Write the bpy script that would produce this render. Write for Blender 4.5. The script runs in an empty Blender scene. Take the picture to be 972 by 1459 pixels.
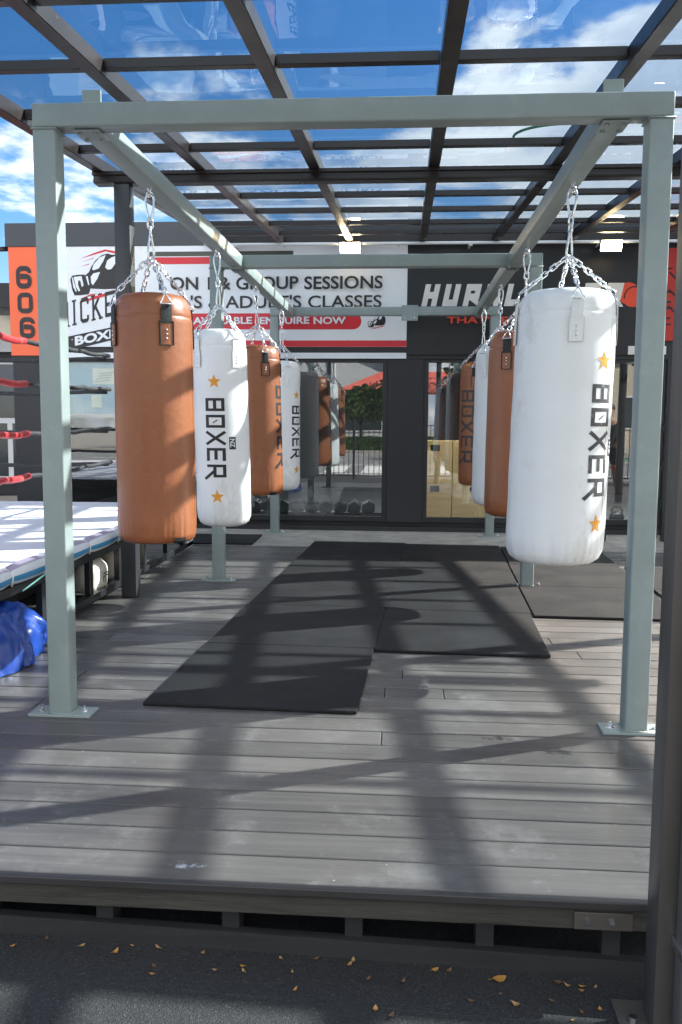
import bpy, bmesh, math, random
from mathutils import Vector, Matrix, noise
random.seed(7)
R = math.radians
sc = bpy.context.scene
COL = sc.collection

# ------------------------------------------------------------------ materials
def new_mat(name):
    m = bpy.data.materials.new(name); m.use_nodes = True
    nt = m.node_tree; nt.nodes.clear()
    return m, nt
def nd(nt, typ, **kw):
    n = nt.nodes.new(typ)
    for k, v in kw.items():
        if k.startswith('i_'):
            key = k[2:].replace('_', ' ')
            n.inputs[key].default_value = v
        else: setattr(n, k, v)
    return n
def lk(nt, a, b): nt.links.new(a, b)
def c4(c): return (c[0], c[1], c[2], 1)

def mat(name, base, rough=.5, metal=0, var=.12, vscale=3., bump=0, bscale=40., spec=.5, rvar=.1, second=None, sscale=6., sfac=.5, coat=0, stretch=None, emit=None, chips=(), specks=None):
    """Principled with noise colour / roughness variation (object space, metres)."""
    m, nt = new_mat(name)
    out = nd(nt, 'ShaderNodeOutputMaterial'); p = nd(nt, 'ShaderNodeBsdfPrincipled')
    lk(nt, p.outputs[0], out.inputs[0])
    p.inputs['Metallic'].default_value = metal
    p.inputs['Specular IOR Level'].default_value = spec
    if coat: p.inputs['Coat Weight'].default_value = coat
    tc = nd(nt, 'ShaderNodeTexCoord')
    vec = tc.outputs['Object']
    if stretch:
        mp = nd(nt, 'ShaderNodeMapping'); mp.inputs['Scale'].default_value = stretch
        lk(nt, vec, mp.inputs[0]); vec = mp.outputs[0]
    n1 = nd(nt, 'ShaderNodeTexNoise', i_Scale=vscale, i_Detail=6., i_Roughness=.6); lk(nt, vec, n1.inputs['Vector'])
    mr = nd(nt, 'ShaderNodeMapRange'); mr.inputs[1].default_value = .25; mr.inputs[2].default_value = .75
    mr.inputs[3].default_value = 1-var; mr.inputs[4].default_value = 1+var
    lk(nt, n1.outputs[0], mr.inputs[0])
    col = nd(nt, 'ShaderNodeRGB'); col.outputs[0].default_value = c4(base); src = col.outputs[0]
    if second:
        n2 = nd(nt, 'ShaderNodeTexNoise', i_Scale=sscale, i_Detail=8., i_Roughness=.65); lk(nt, vec, n2.inputs['Vector'])
        r2 = nd(nt, 'ShaderNodeMapRange'); r2.inputs[1].default_value = 1-sfac-.08; r2.inputs[2].default_value = 1-sfac+.12
        lk(nt, n2.outputs[0], r2.inputs[0])
        mx = nd(nt, 'ShaderNodeMix', data_type='RGBA'); lk(nt, r2.outputs[0], mx.inputs[0])
        lk(nt, src, mx.inputs[6]); mx.inputs[7].default_value = c4(second); src = mx.outputs[2]
    for (ccol, cscale, cth, camt, cstr) in chips:
        vec2 = tc.outputs['Object']
        if cstr:
            mp2 = nd(nt, 'ShaderNodeMapping'); mp2.inputs['Scale'].default_value = cstr; lk(nt, vec2, mp2.inputs[0]); vec2 = mp2.outputs[0]
        n3 = nd(nt, 'ShaderNodeTexNoise', i_Scale=float(cscale), i_Detail=9., i_Roughness=.7); lk(nt, vec2, n3.inputs['Vector'])
        r3 = nd(nt, 'ShaderNodeMapRange'); r3.inputs[1].default_value = cth; r3.inputs[2].default_value = cth+.06; r3.inputs[4].default_value = camt; lk(nt, n3.outputs[0], r3.inputs[0])
        mx = nd(nt, 'ShaderNodeMix', data_type='RGBA'); lk(nt, r3.outputs[0], mx.inputs[0]); lk(nt, src, mx.inputs[6]); mx.inputs[7].default_value = c4(ccol); src = mx.outputs[2]
    if specks:
        scol, sscl, srad = specks
        vo = nd(nt, 'ShaderNodeTexVoronoi', i_Scale=float(sscl)); lk(nt, tc.outputs['Object'], vo.inputs['Vector'])
        sc_c = nd(nt, 'ShaderNodeSeparateColor'); lk(nt, vo.outputs['Color'], sc_c.inputs[0])
        rd = nd(nt, 'ShaderNodeMapRange'); rd.inputs[1].default_value = .55; rd.inputs[2].default_value = 1; rd.inputs[4].default_value = srad; lk(nt, sc_c.outputs[0], rd.inputs[0])
        lt = nd(nt, 'ShaderNodeMath', operation='LESS_THAN'); lk(nt, vo.outputs['Distance'], lt.inputs[0]); lk(nt, rd.outputs[0], lt.inputs[1])
        mx = nd(nt, 'ShaderNodeMix', data_type='RGBA'); lk(nt, lt.outputs[0], mx.inputs[0]); lk(nt, src, mx.inputs[6]); mx.inputs[7].default_value = c4(scol); src = mx.outputs[2]
    mu = nd(nt, 'ShaderNodeMix', data_type='RGBA', blend_type='MULTIPLY'); mu.inputs[0].default_value = 1
    lk(nt, src, mu.inputs[6]); lk(nt, mr.outputs[0], mu.inputs[7]); lk(nt, mu.outputs[2], p.inputs['Base Color'])
    rr = nd(nt, 'ShaderNodeMapRange'); rr.inputs[1].default_value = .3; rr.inputs[2].default_value = .7
    rr.inputs[3].default_value = max(.02, rough-rvar); rr.inputs[4].default_value = min(1, rough+rvar)
    lk(nt, n1.outputs[0], rr.inputs[0]); lk(nt, rr.outputs[0], p.inputs['Roughness'])
    if bump:
        nb = nd(nt, 'ShaderNodeTexNoise', i_Scale=bscale, i_Detail=5.); lk(nt, vec, nb.inputs['Vector'])
        b = nd(nt, 'ShaderNodeBump'); b.inputs['Strength'].default_value = bump; b.inputs['Distance'].default_value = .01
        lk(nt, nb.outputs[0], b.inputs['Height']); lk(nt, b.outputs[0], p.inputs['Normal'])
    if emit:
        p.inputs['Emission Color'].default_value = c4(emit[0]); p.inputs['Emission Strength'].default_value = emit[1]
    return m

def glass_mat(name, tint, refl, rough=0., fres=True, wav=0, wscale=2.):
    m, nt = new_mat(name)
    out = nd(nt, 'ShaderNodeOutputMaterial'); mix = nd(nt, 'ShaderNodeMixShader')
    tr = nd(nt, 'ShaderNodeBsdfTransparent'); tr.inputs[0].default_value = c4(tint)
    gl = nd(nt, 'ShaderNodeBsdfGlossy'); gl.inputs['Roughness'].default_value = rough; gl.inputs[0].default_value = (.95, .97, 1, 1)
    lk(nt, mix.outputs[0], out.inputs[0]); lk(nt, tr.outputs[0], mix.inputs[1]); lk(nt, gl.outputs[0], mix.inputs[2])
    nrm = None
    if wav:
        tc = nd(nt, 'ShaderNodeTexCoord'); n = nd(nt, 'ShaderNodeTexNoise', i_Scale=wscale, i_Detail=2.); lk(nt, tc.outputs['Object'], n.inputs['Vector'])
        b = nd(nt, 'ShaderNodeBump'); b.inputs['Strength'].default_value = wav; b.inputs['Distance'].default_value = .05
        lk(nt, n.outputs[0], b.inputs['Height']); nrm = b.outputs[0]; lk(nt, nrm, gl.inputs['Normal'])
    f = nd(nt, 'ShaderNodeLayerWeight'); f.inputs['Blend'].default_value = .5
    if nrm: lk(nt, nrm, f.inputs['Normal'])
    pw = nd(nt, 'ShaderNodeMath', operation='POWER'); lk(nt, f.outputs['Facing'], pw.inputs[0]); pw.inputs[1].default_value = 4.
    ma = nd(nt, 'ShaderNodeMath', operation='MULTIPLY_ADD', use_clamp=True); lk(nt, pw.outputs[0], ma.inputs[0]); ma.inputs[1].default_value = .8; ma.inputs[2].default_value = refl
    lk(nt, ma.outputs[0], mix.inputs[0])
    return m

def deck_mat():
    m, nt = new_mat('deck_boards')
    out = nd(nt, 'ShaderNodeOutputMaterial'); p = nd(nt, 'ShaderNodeBsdfPrincipled'); lk(nt, p.outputs[0], out.inputs[0])
    tc = nd(nt, 'ShaderNodeTexCoord'); sep = nd(nt, 'ShaderNodeSeparateXYZ'); lk(nt, tc.outputs['Object'], sep.inputs[0])
    at = nd(nt, 'ShaderNodeAttribute', attribute_name='board')
    mp = nd(nt, 'ShaderNodeMapping'); mp.inputs['Scale'].default_value = (.6, 14, 1); lk(nt, tc.outputs['Object'], mp.inputs[0])
    cmb = nd(nt, 'ShaderNodeVectorMath', operation='ADD'); lk(nt, mp.outputs[0], cmb.inputs[0])
    mulv = nd(nt, 'ShaderNodeVectorMath', operation='SCALE'); lk(nt, at.outputs['Vector'], mulv.inputs[0]); mulv.inputs['Scale'].default_value = 37.
    lk(nt, mulv.outputs[0], cmb.inputs[1])
    grain = nd(nt, 'ShaderNodeTexNoise', i_Scale=2.5, i_Detail=8., i_Roughness=.65); lk(nt, cmb.outputs[0], grain.inputs['Vector'])
    big = nd(nt, 'ShaderNodeTexNoise', i_Scale=1.6, i_Detail=7., i_Roughness=.62); lk(nt, tc.outputs['Object'], big.inputs['Vector'])
    fine = nd(nt, 'ShaderNodeTexNoise', i_Scale=38., i_Detail=4.); lk(nt, tc.outputs['Object'], fine.inputs['Vector'])
    ramp = nd(nt, 'ShaderNodeValToRGB'); e = ramp.color_ramp.elements
    e[0].position = .3; e[0].color = (.033, .031, .030, 1); e[1].position = .74; e[1].color = (.125, .115, .106, 1)
    mixv = nd(nt, 'ShaderNodeMath', operation='MULTIPLY_ADD'); lk(nt, grain.outputs[0], mixv.inputs[0]); mixv.inputs[1].default_value = .5
    hb = nd(nt, 'ShaderNodeMath', operation='MULTIPLY'); lk(nt, big.outputs[0], hb.inputs[0]); hb.inputs[1].default_value = .38
    lk(nt, hb.outputs[0], mixv.inputs[2])
    add = nd(nt, 'ShaderNodeMath', operation='MULTIPLY_ADD'); lk(nt, at.outputs['Fac'], add.inputs[0]); add.inputs[1].default_value = .2; lk(nt, mixv.outputs[0], add.inputs[2])
    lk(nt, add.outputs[0], ramp.inputs[0])
    src = ramp.outputs[0]
    def over(fac, color):
        nonlocal src
        mx = nd(nt, 'ShaderNodeMix', data_type='RGBA'); lk(nt, fac, mx.inputs[0]); lk(nt, src, mx.inputs[6]); mx.inputs[7].default_value = c4(color); src = mx.outputs[2]
    # pale dusty scuffs
    sc1 = nd(nt, 'ShaderNodeTexNoise', i_Scale=3.4, i_Detail=10., i_Roughness=.72); lk(nt, tc.outputs['Object'], sc1.inputs['Vector'])
    r1 = nd(nt, 'ShaderNodeMapRange'); r1.inputs[1].default_value = .53; r1.inputs[2].default_value = .70; r1.inputs[4].default_value = .5; lk(nt, sc1.outputs[0], r1.inputs[0])
    over(r1.outputs[0], (.21, .20, .19))
    sc2 = nd(nt, 'ShaderNodeTexNoise', i_Scale=13., i_Detail=10., i_Roughness=.75); lk(nt, tc.outputs['Object'], sc2.inputs['Vector'])
    r2 = nd(nt, 'ShaderNodeMapRange'); r2.inputs[1].default_value = .60; r2.inputs[2].default_value = .72; r2.inputs[4].default_value = .55; lk(nt, sc2.outputs[0], r2.inputs[0])
    over(r2.outputs[0], (.25, .24, .225))
    # tiny white specks
    vo = nd(nt, 'ShaderNodeTexVoronoi', i_Scale=14.); lk(nt, tc.outputs['Object'], vo.inputs['Vector'])
    cmpd = nd(nt, 'ShaderNodeMath', operation='LESS_THAN'); lk(nt, vo.outputs['Distance'], cmpd.inputs[0])
    sp = nd(nt, 'ShaderNodeSeparateColor'); lk(nt, vo.outputs['Color'], sp.inputs[0])
    rad = nd(nt, 'ShaderNodeMapRange'); rad.inputs[1].default_value = .5; rad.inputs[2].default_value = 1; rad.inputs[3].default_value = 0; rad.inputs[4].default_value = .045
    lk(nt, sp.outputs[0], rad.inputs[0]); lk(nt, rad.outputs[0], cmpd.inputs[1])
    over(cmpd.outputs[0], (.38, .37, .35))
    # named stains: (x, y, radius, noise scale, threshold, colour)
    for (x, y, rx, ry, ns, th, colr) in [(-.345, -1.14, .10, .05, 22, .47, (.46, .51, .52)), (.83, -.2, .14, .10, 26, .46, (.014, .013, .013)),
                                        (.62, -.08, .16, .05, 30, .49, (.018, .016, .015)), (.98, .28, .2, .08, 24, .50, (.022, .02, .018)), (.05, .35, .3, .06, 18, .51, (.22, .21, .2)), (.35, .62, .06, .3, 20, .50, (.26, .25, .235))]:
        dv = nd(nt, 'ShaderNodeVectorMath', operation='SUBTRACT'); lk(nt, tc.outputs['Object'], dv.inputs[0]); dv.inputs[1].default_value = (x, y-1.9, 0)
        ds = nd(nt, 'ShaderNodeVectorMath', operation='MULTIPLY'); lk(nt, dv.outputs[0], ds.inputs[0]); ds.inputs[1].default_value = (1/rx, 1/ry, 0)
        dl = nd(nt, 'ShaderNodeVectorMath', operation='LENGTH'); lk(nt, ds.outputs[0], dl.inputs[0])
        nn = nd(nt, 'ShaderNodeTexNoise', i_Scale=float(ns), i_Detail=6., i_Roughness=.7); lk(nt, tc.outputs['Object'], nn.inputs['Vector'])
        fall = nd(nt, 'ShaderNodeMapRange'); fall.inputs[1].default_value = 0; fall.inputs[2].default_value = 1; fall.inputs[3].default_value = .16; fall.inputs[4].default_value = -.25; lk(nt, dl.outputs['Value'], fall.inputs[0])
        sm = nd(nt, 'ShaderNodeMath', operation='ADD'); lk(nt, nn.outputs[0], sm.inputs[0]); lk(nt, fall.outputs[0], sm.inputs[1])
        rg = nd(nt, 'ShaderNodeMapRange'); rg.inputs[1].default_value = th+.02; rg.inputs[2].default_value = th+.14; rg.inputs[4].default_value = .9; lk(nt, sm.outputs[0], rg.inputs[0])
        over(rg.outputs[0], colr)
    lk(nt, src, p.inputs['Base Color'])
    rr = nd(nt, 'ShaderNodeMapRange'); rr.inputs[1].default_value = .3; rr.inputs[2].default_value = .7; p.inputs['Specular IOR Level'].default_value = .5; rr.inputs[3].default_value = .30; rr.inputs[4].default_value = .50
    lk(nt, big.outputs[0], rr.inputs[0]); lk(nt, rr.outputs[0], p.inputs['Roughness'])
    b = nd(nt, 'ShaderNodeBump'); b.inputs['Strength'].default_value = .16; b.inputs['Distance'].default_value = .003
    ad = nd(nt, 'ShaderNodeMath', operation='ADD'); lk(nt, grain.outputs[0], ad.inputs[0]); lk(nt, fine.outputs[0], ad.inputs[1])
    lk(nt, ad.outputs[0], b.inputs['Height']); lk(nt, b.outputs[0], p.inputs['Normal'])
    return m

def asphalt_mat(name, base=.035):
    m, nt = new_mat(name)
    out = nd(nt, 'ShaderNodeOutputMaterial'); p = nd(nt, 'ShaderNodeBsdfPrincipled'); lk(nt, p.outputs[0], out.inputs[0])
    tc = nd(nt, 'ShaderNodeTexCoord')
    vo = nd(nt, 'ShaderNodeTexVoronoi', i_Scale=300.); lk(nt, tc.outputs['Object'], vo.inputs['Vector'])
    sp = nd(nt, 'ShaderNodeSeparateColor'); lk(nt, vo.outputs['Color'], sp.inputs[0])
    big = nd(nt, 'ShaderNodeTexNoise', i_Scale=2.3, i_Detail=6.); lk(nt, tc.outputs['Object'], big.inputs['Vector'])
    ramp = nd(nt, 'ShaderNodeValToRGB'); e = ramp.color_ramp.elements
    e[0].position = 0; e[0].color = (base*.58, base*.575, base*.57, 1); e[1].position = .965; e[1].color = (base*1.8, base*1.8, base*1.8, 1)
    x = e.new(.995); x.color = (base*4, base*4, base*3.8, 1)
    lk(nt, sp.outputs[0], ramp.inputs[0])
    mr = nd(nt, 'ShaderNodeMapRange'); mr.inputs[3].default_value = .7; mr.inputs[4].default_value = 1.3; lk(nt, big.outputs[0], mr.inputs[0])
    mu = nd(nt, 'ShaderNodeMix', data_type='RGBA', blend_type='MULTIPLY'); mu.inputs[0].default_value = 1; lk(nt, ramp.outputs[0], mu.inputs[6]); lk(nt, mr.outputs[0], mu.inputs[7])
    lk(nt, mu.outputs[2], p.inputs['Base Color']); p.inputs['Roughness'].default_value = .75
    b = nd(nt, 'ShaderNodeBump'); b.inputs['Strength'].default_value = .6; b.inputs['Distance'].default_value = .0025
    lk(nt, vo.outputs['Distance'], b.inputs['Height']); lk(nt, b.outputs[0], p.inputs['Normal'])
    return m

M = {}
M['rig'] = mat('rig_paint', (.245, .29, .278), .42, var=.10, vscale=5, bump=.03, bscale=60, second=(.285, .33, .31), sscale=9, sfac=.4, chips=[((.13, .12, .10), 30, .70, .8, None), ((.30, .31, .27), 14, .62, .5, (1, 1, .12))])
M['brown'] = mat('brown_aluminium', (.0155, .0100, .0088), .35, var=.15, spec=.5)
M['olive'] = mat('olive_post_paint', (.033, .035, .037), .42, var=.1)
M['fgpost'] = mat('front_post_paint', (.085, .075, .066), .4, var=.1)
M['pipe'] = mat('downpipe_paint', (.125, .112, .103), .35, var=.08)
M['roof'] = glass_mat('tinted_roof', (.60, .695, .765), .06, wav=.16, wscale=1.6)
M['glass'] = glass_mat('window_glass', (.84, .87, .87), .135, wav=.015, wscale=1.)
M['leather'] = mat('brown_leather', (.275, .087, .030), .38, var=.07, vscale=2.5, bump=.22, bscale=30, second=(.31, .102, .036), sscale=4, sfac=.45, chips=[((.20, .06, .022), 3.2, .60, .45, (1, 1, .35)), ((.24, .075, .03), 22, .66, .6, (1, 1, .3))])
M['vinyl'] = mat('white_vinyl', (.80, .80, .785), .38, var=.03, vscale=3, bump=.30, bscale=9, second=(.74, .725, .68), sscale=4, sfac=.36, chips=[((.56, .52, .43), 3.4, .57, .38, (1, 1, .5)), ((.42, .40, .36), 26, .68, .45, (1, 1, .4))])
M['strapblack'] = mat('black_webbing', (.012, .012, .013), .6, bump=.2, bscale=150)
M['strapwhite'] = mat('white_webbing', (.78, .78, .765), .55, bump=.15, bscale=120)
M['black'] = mat('black_print', (.014, .013, .014), .45)
M['greyprint'] = mat('worn_black_print', (.035, .034, .036), .5, second=(.3, .3, .3), sscale=40, sfac=.36)
M['darkprint'] = mat('faded_dark_print', (.055, .038, .034), .5)
M['orange'] = mat('orange_star_print', (.80, .33, .03), .5)
M['seambrown'] = mat('seam_thread_brown', (.13, .042, .014), .55)
M['steel'] = mat('galvanised_steel', (.72, .73, .74), .26, metal=1, var=.15, vscale=30)
M['rivet'] = mat('rivet_steel', (.85, .83, .8), .2, metal=1)
M['mat'] = mat('rubber', (.0066, .0064, .0069), .66, spec=.32, var=.2, vscale=2.5, bump=.25, bscale=180, second=(.0105, .0101, .0107), sscale=2.2, sfac=.45, chips=[((.022, .0215, .022), 5, .58, .4, None), ((.038, .037, .037), 16, .66, .45, None)], specks=((.16, .15, .14), 16, .03))
M['deck'] = deck_mat()
M['trim'] = mat('deck_trim', (.035, .032, .031), .5, var=.2, stretch=(1, 10, 10))
M['bearer'] = mat('weathered_timber', (.050, .045, .036), .8, var=.35, vscale=5, stretch=(1, 14, 14), bump=.3, bscale=30, second=(.024, .022, .019), sscale=4, sfac=.42)
M['plank'] = mat('dark_timber', (.022, .021, .021), .75, var=.3, stretch=(1, 12, 12), bump=.2)
M['asphalt'] = asphalt_mat('asphalt', .019)
M['road'] = asphalt_mat('road_asphalt', .16)
M['paint'] = mat('road_paint', (.75, .75, .72), .7, var=.15)
M['concrete'] = mat('concrete', (.34, .315, .275), .8, var=.22, vscale=3, bump=.25, bscale=60, second=(.25, .23, .2), sscale=5, sfac=.48)
M['wallblack'] = mat('charcoal_wall', (.022, .022, .024), .55, var=.2, vscale=2, bump=.08, bscale=30)
M['parapet'] = mat('grey_parapet', (.050, .056, .062), .5, var=.08)
M['frame'] = mat('black_frame', (.018, .018, .02), .4)
M['signwhite'] = mat('white_sign', (.74, .77, .80), .35, var=.02)
M['signblack'] = mat('black_sign', (.012, .012, .014), .42, var=.15)
M['signred'] = mat('sign_red', (.62, .02, .035), .4, var=.04)
M['signorange'] = mat('sign_orange', (.85, .135, .045), .42, var=.04)
M['bannerred'] = mat('banner_red', (.50, .03, .02), .5, var=.06)
M['logored'] = mat('logo_orange', (.75, .07, .025), .4)
M['signtext'] = mat('sign_black_text', (.015, .012, .014), .4)
M['signwhitetext'] = mat('sign_white_text', (.72, .70, .66), .4)
M['olivebar'] = mat('sign_olive_bar', (.06, .065, .05), .4)
M['lamp'] = mat('lamp_lens', (.9, .85, .7), .3, emit=((1, .78, .44), 16.))
M['tube'] = mat('tube_light', (.9, .9, .9), .3, emit=((.95, .97, 1), 30.))
M['white'] = mat('white_plastic', (.75, .75, .75), .4, var=.05)
M['interior'] = mat('interior_wall', (.05, .05, .053), .7)
M['intfloor'] = mat('interior_floor', (.30, .31, .32), .45)
M['ply'] = mat('plywood', (.56, .38, .17), .5, var=.18, vscale=3, stretch=(1, 1, 6), second=(.46, .28, .11), sscale=2.5, sfac=.42)
M['iron'] = mat('black_iron', (.016, .017, .019), .38, var=.2)
M['canvas'] = mat('ring_canvas', (.70, .69, .72), .75, var=.06, vscale=1.5, second=(.58, .56, .63), sscale=1.4, sfac=.4, chips=[((.42, .40, .43), 6, .64, .4, None)])
M['ringtop'] = mat('ring_edge_lavender', (.26, .21, .30), .7, var=.25, vscale=5)
M['rope'] = mat('black_rope', (.014, .014, .015), .6, bump=.9, bscale=55, second=(.16, .16, .16), sscale=50, sfac=.36)
M['ropered'] = mat('red_rope_sleeve', (.50, .03, .03), .45, second=(.7, .5, .5), sscale=18, sfac=.32)
M['cord'] = mat('white_cord', (.7, .72, .7), .6)
M['teal'] = mat('teal_cord', (.2, .48, .42), .5)
M['tarp'] = mat('blue_tarpaulin', (.006, .040, .235), .36, var=.25, vscale=9, spec=.5, chips=[((.10, .13, .25), 12, .63, .35, None)])
M['sack'] = mat('white_sack', (.62, .58, .48), .75, var=.12, bump=.4, bscale=20)
M['leaf'] = mat('fallen_leaf', (.45, .22, .05), .6, var=.35, vscale=25, second=(.26, .11, .035), sscale=30, sfac=.4)
M['leafpale'] = mat('dry_pale_leaf', (.40, .24, .09), .65, var=.3, vscale=25, second=(.2, .11, .05), sscale=30, sfac=.5)
M['leafbrown'] = mat('brown_leaf', (.13, .07, .035), .7, var=.3, vscale=25)
M['bark'] = mat('bark', (.09, .065, .045), .85, bump=.5, bscale=20)
M['fol'] = mat('foliage', (.07, .125, .03), .6, var=.5, vscale=2.5)
M['fol2'] = mat('hedge_foliage', (.08, .17, .03), .6, var=.45, vscale=3)
M['yellow'] = mat('yellow_blossom', (.72, .50, .03), .6, var=.3)
M['plaster'] = mat('cream_plaster', (.52, .46, .36), .8, var=.08)
M['greywall'] = mat('pale_grey_wall', (.5, .52, .53), .7, var=.06)
M['rooftile'] = mat('red_roof', (.22, .07, .05), .7, var=.2)
M['greyroof'] = mat('grey_roof', (.42, .45, .47), .6, var=.1)
M['awning'] = mat('red_awning', (.60, .12, .09), .7, var=.08)
M['winglass'] = mat('far_window', (.03, .04, .05), .08, spec=.8)
M['skin'] = mat('skin', (.38, .21, .14), .55, var=.08)
M['shirt'] = mat('dark_shirt', (.018, .018, .02), .8)
M['shorts'] = mat('black_shorts', (.014, .014, .016), .7)
M['redband'] = mat('red_band', (.45, .03, .03), .7)
M['hair'] = mat('dark_hair', (.012, .01, .009), .6)
M['green'] = mat('green_hose', (.04, .20, .11), .45)
M['greenlane'] = mat('green_lane', (.05, .28, .13), .7)
M['tub'] = mat('blue_tub', (.12, .26, .38), .4)
M['film'] = None

def film_mat():
    m, nt = new_mat('window_film')
    out = nd(nt, 'ShaderNodeOutputMaterial'); mix = nd(nt, 'ShaderNodeMixShader'); mix.inputs[0].default_value = .72
    tr = nd(nt, 'ShaderNodeBsdfTransparent'); d = nd(nt, 'ShaderNodeBsdfPrincipled')
    tc = nd(nt, 'ShaderNodeTexCoord'); n = nd(nt, 'ShaderNodeTexNoise', i_Scale=2., i_Detail=3.); lk(nt, tc.outputs['Object'], n.inputs['Vector'])
    rp = nd(nt, 'ShaderNodeValToRGB'); rp.color_ramp.elements[0].color = (.42, .56, .60, 1); rp.color_ramp.elements[1].color = (.66, .74, .70, 1)
    rp.color_ramp.elements[0].position = .4; rp.color_ramp.elements[1].position = .65
    lk(nt, n.outputs[0], rp.inputs[0]); lk(nt, rp.outputs[0], d.inputs['Base Color']); d.inputs['Roughness'].default_value = .25
    lk(nt, tr.outputs[0], mix.inputs[1]); lk(nt, d.outputs[0], mix.inputs[2]); lk(nt, mix.outputs[0], out.inputs[0])
    return m
M['film'] = film_mat()
def pad_mat():
    m, nt = new_mat('ring_padding')
    out = nd(nt, 'ShaderNodeOutputMaterial'); p = nd(nt, 'ShaderNodeBsdfPrincipled'); lk(nt, p.outputs[0], out.inputs[0])
    tc = nd(nt, 'ShaderNodeTexCoord'); sep = nd(nt, 'ShaderNodeSeparateXYZ'); lk(nt, tc.outputs['UV'], sep.inputs[0])
    rp = nd(nt, 'ShaderNodeValToRGB'); rp.color_ramp.interpolation = 'CONSTANT'
    e = rp.color_ramp.elements; e[0].position = 0; e[0].color = (.66, .68, .68, 1); e[1].position = .36; e[1].color = (.04, .25, .46, 1)
    for pos, cc in [(.52, (.68, .70, .72, 1)), (.72, (.34, .30, .38, 1))]:
        x = e.new(pos); x.color = cc
    lk(nt, sep.outputs[1], rp.inputs[0])
    n = nd(nt, 'ShaderNodeTexNoise', i_Scale=9., i_Detail=4.); lk(nt, tc.outputs['Object'], n.inputs['Vector'])
    b = nd(nt, 'ShaderNodeBump'); b.inputs['Strength'].default_value = .4; b.inputs['Distance'].default_value = .02; lk(nt, n.outputs[0], b.inputs['Height']); lk(nt, b.outputs[0], p.inputs['Normal'])
    lk(nt, rp.outputs[0], p.inputs['Base Color']); p.inputs['Roughness'].default_value = .45
    return m
M['pad'] = pad_mat()

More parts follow.
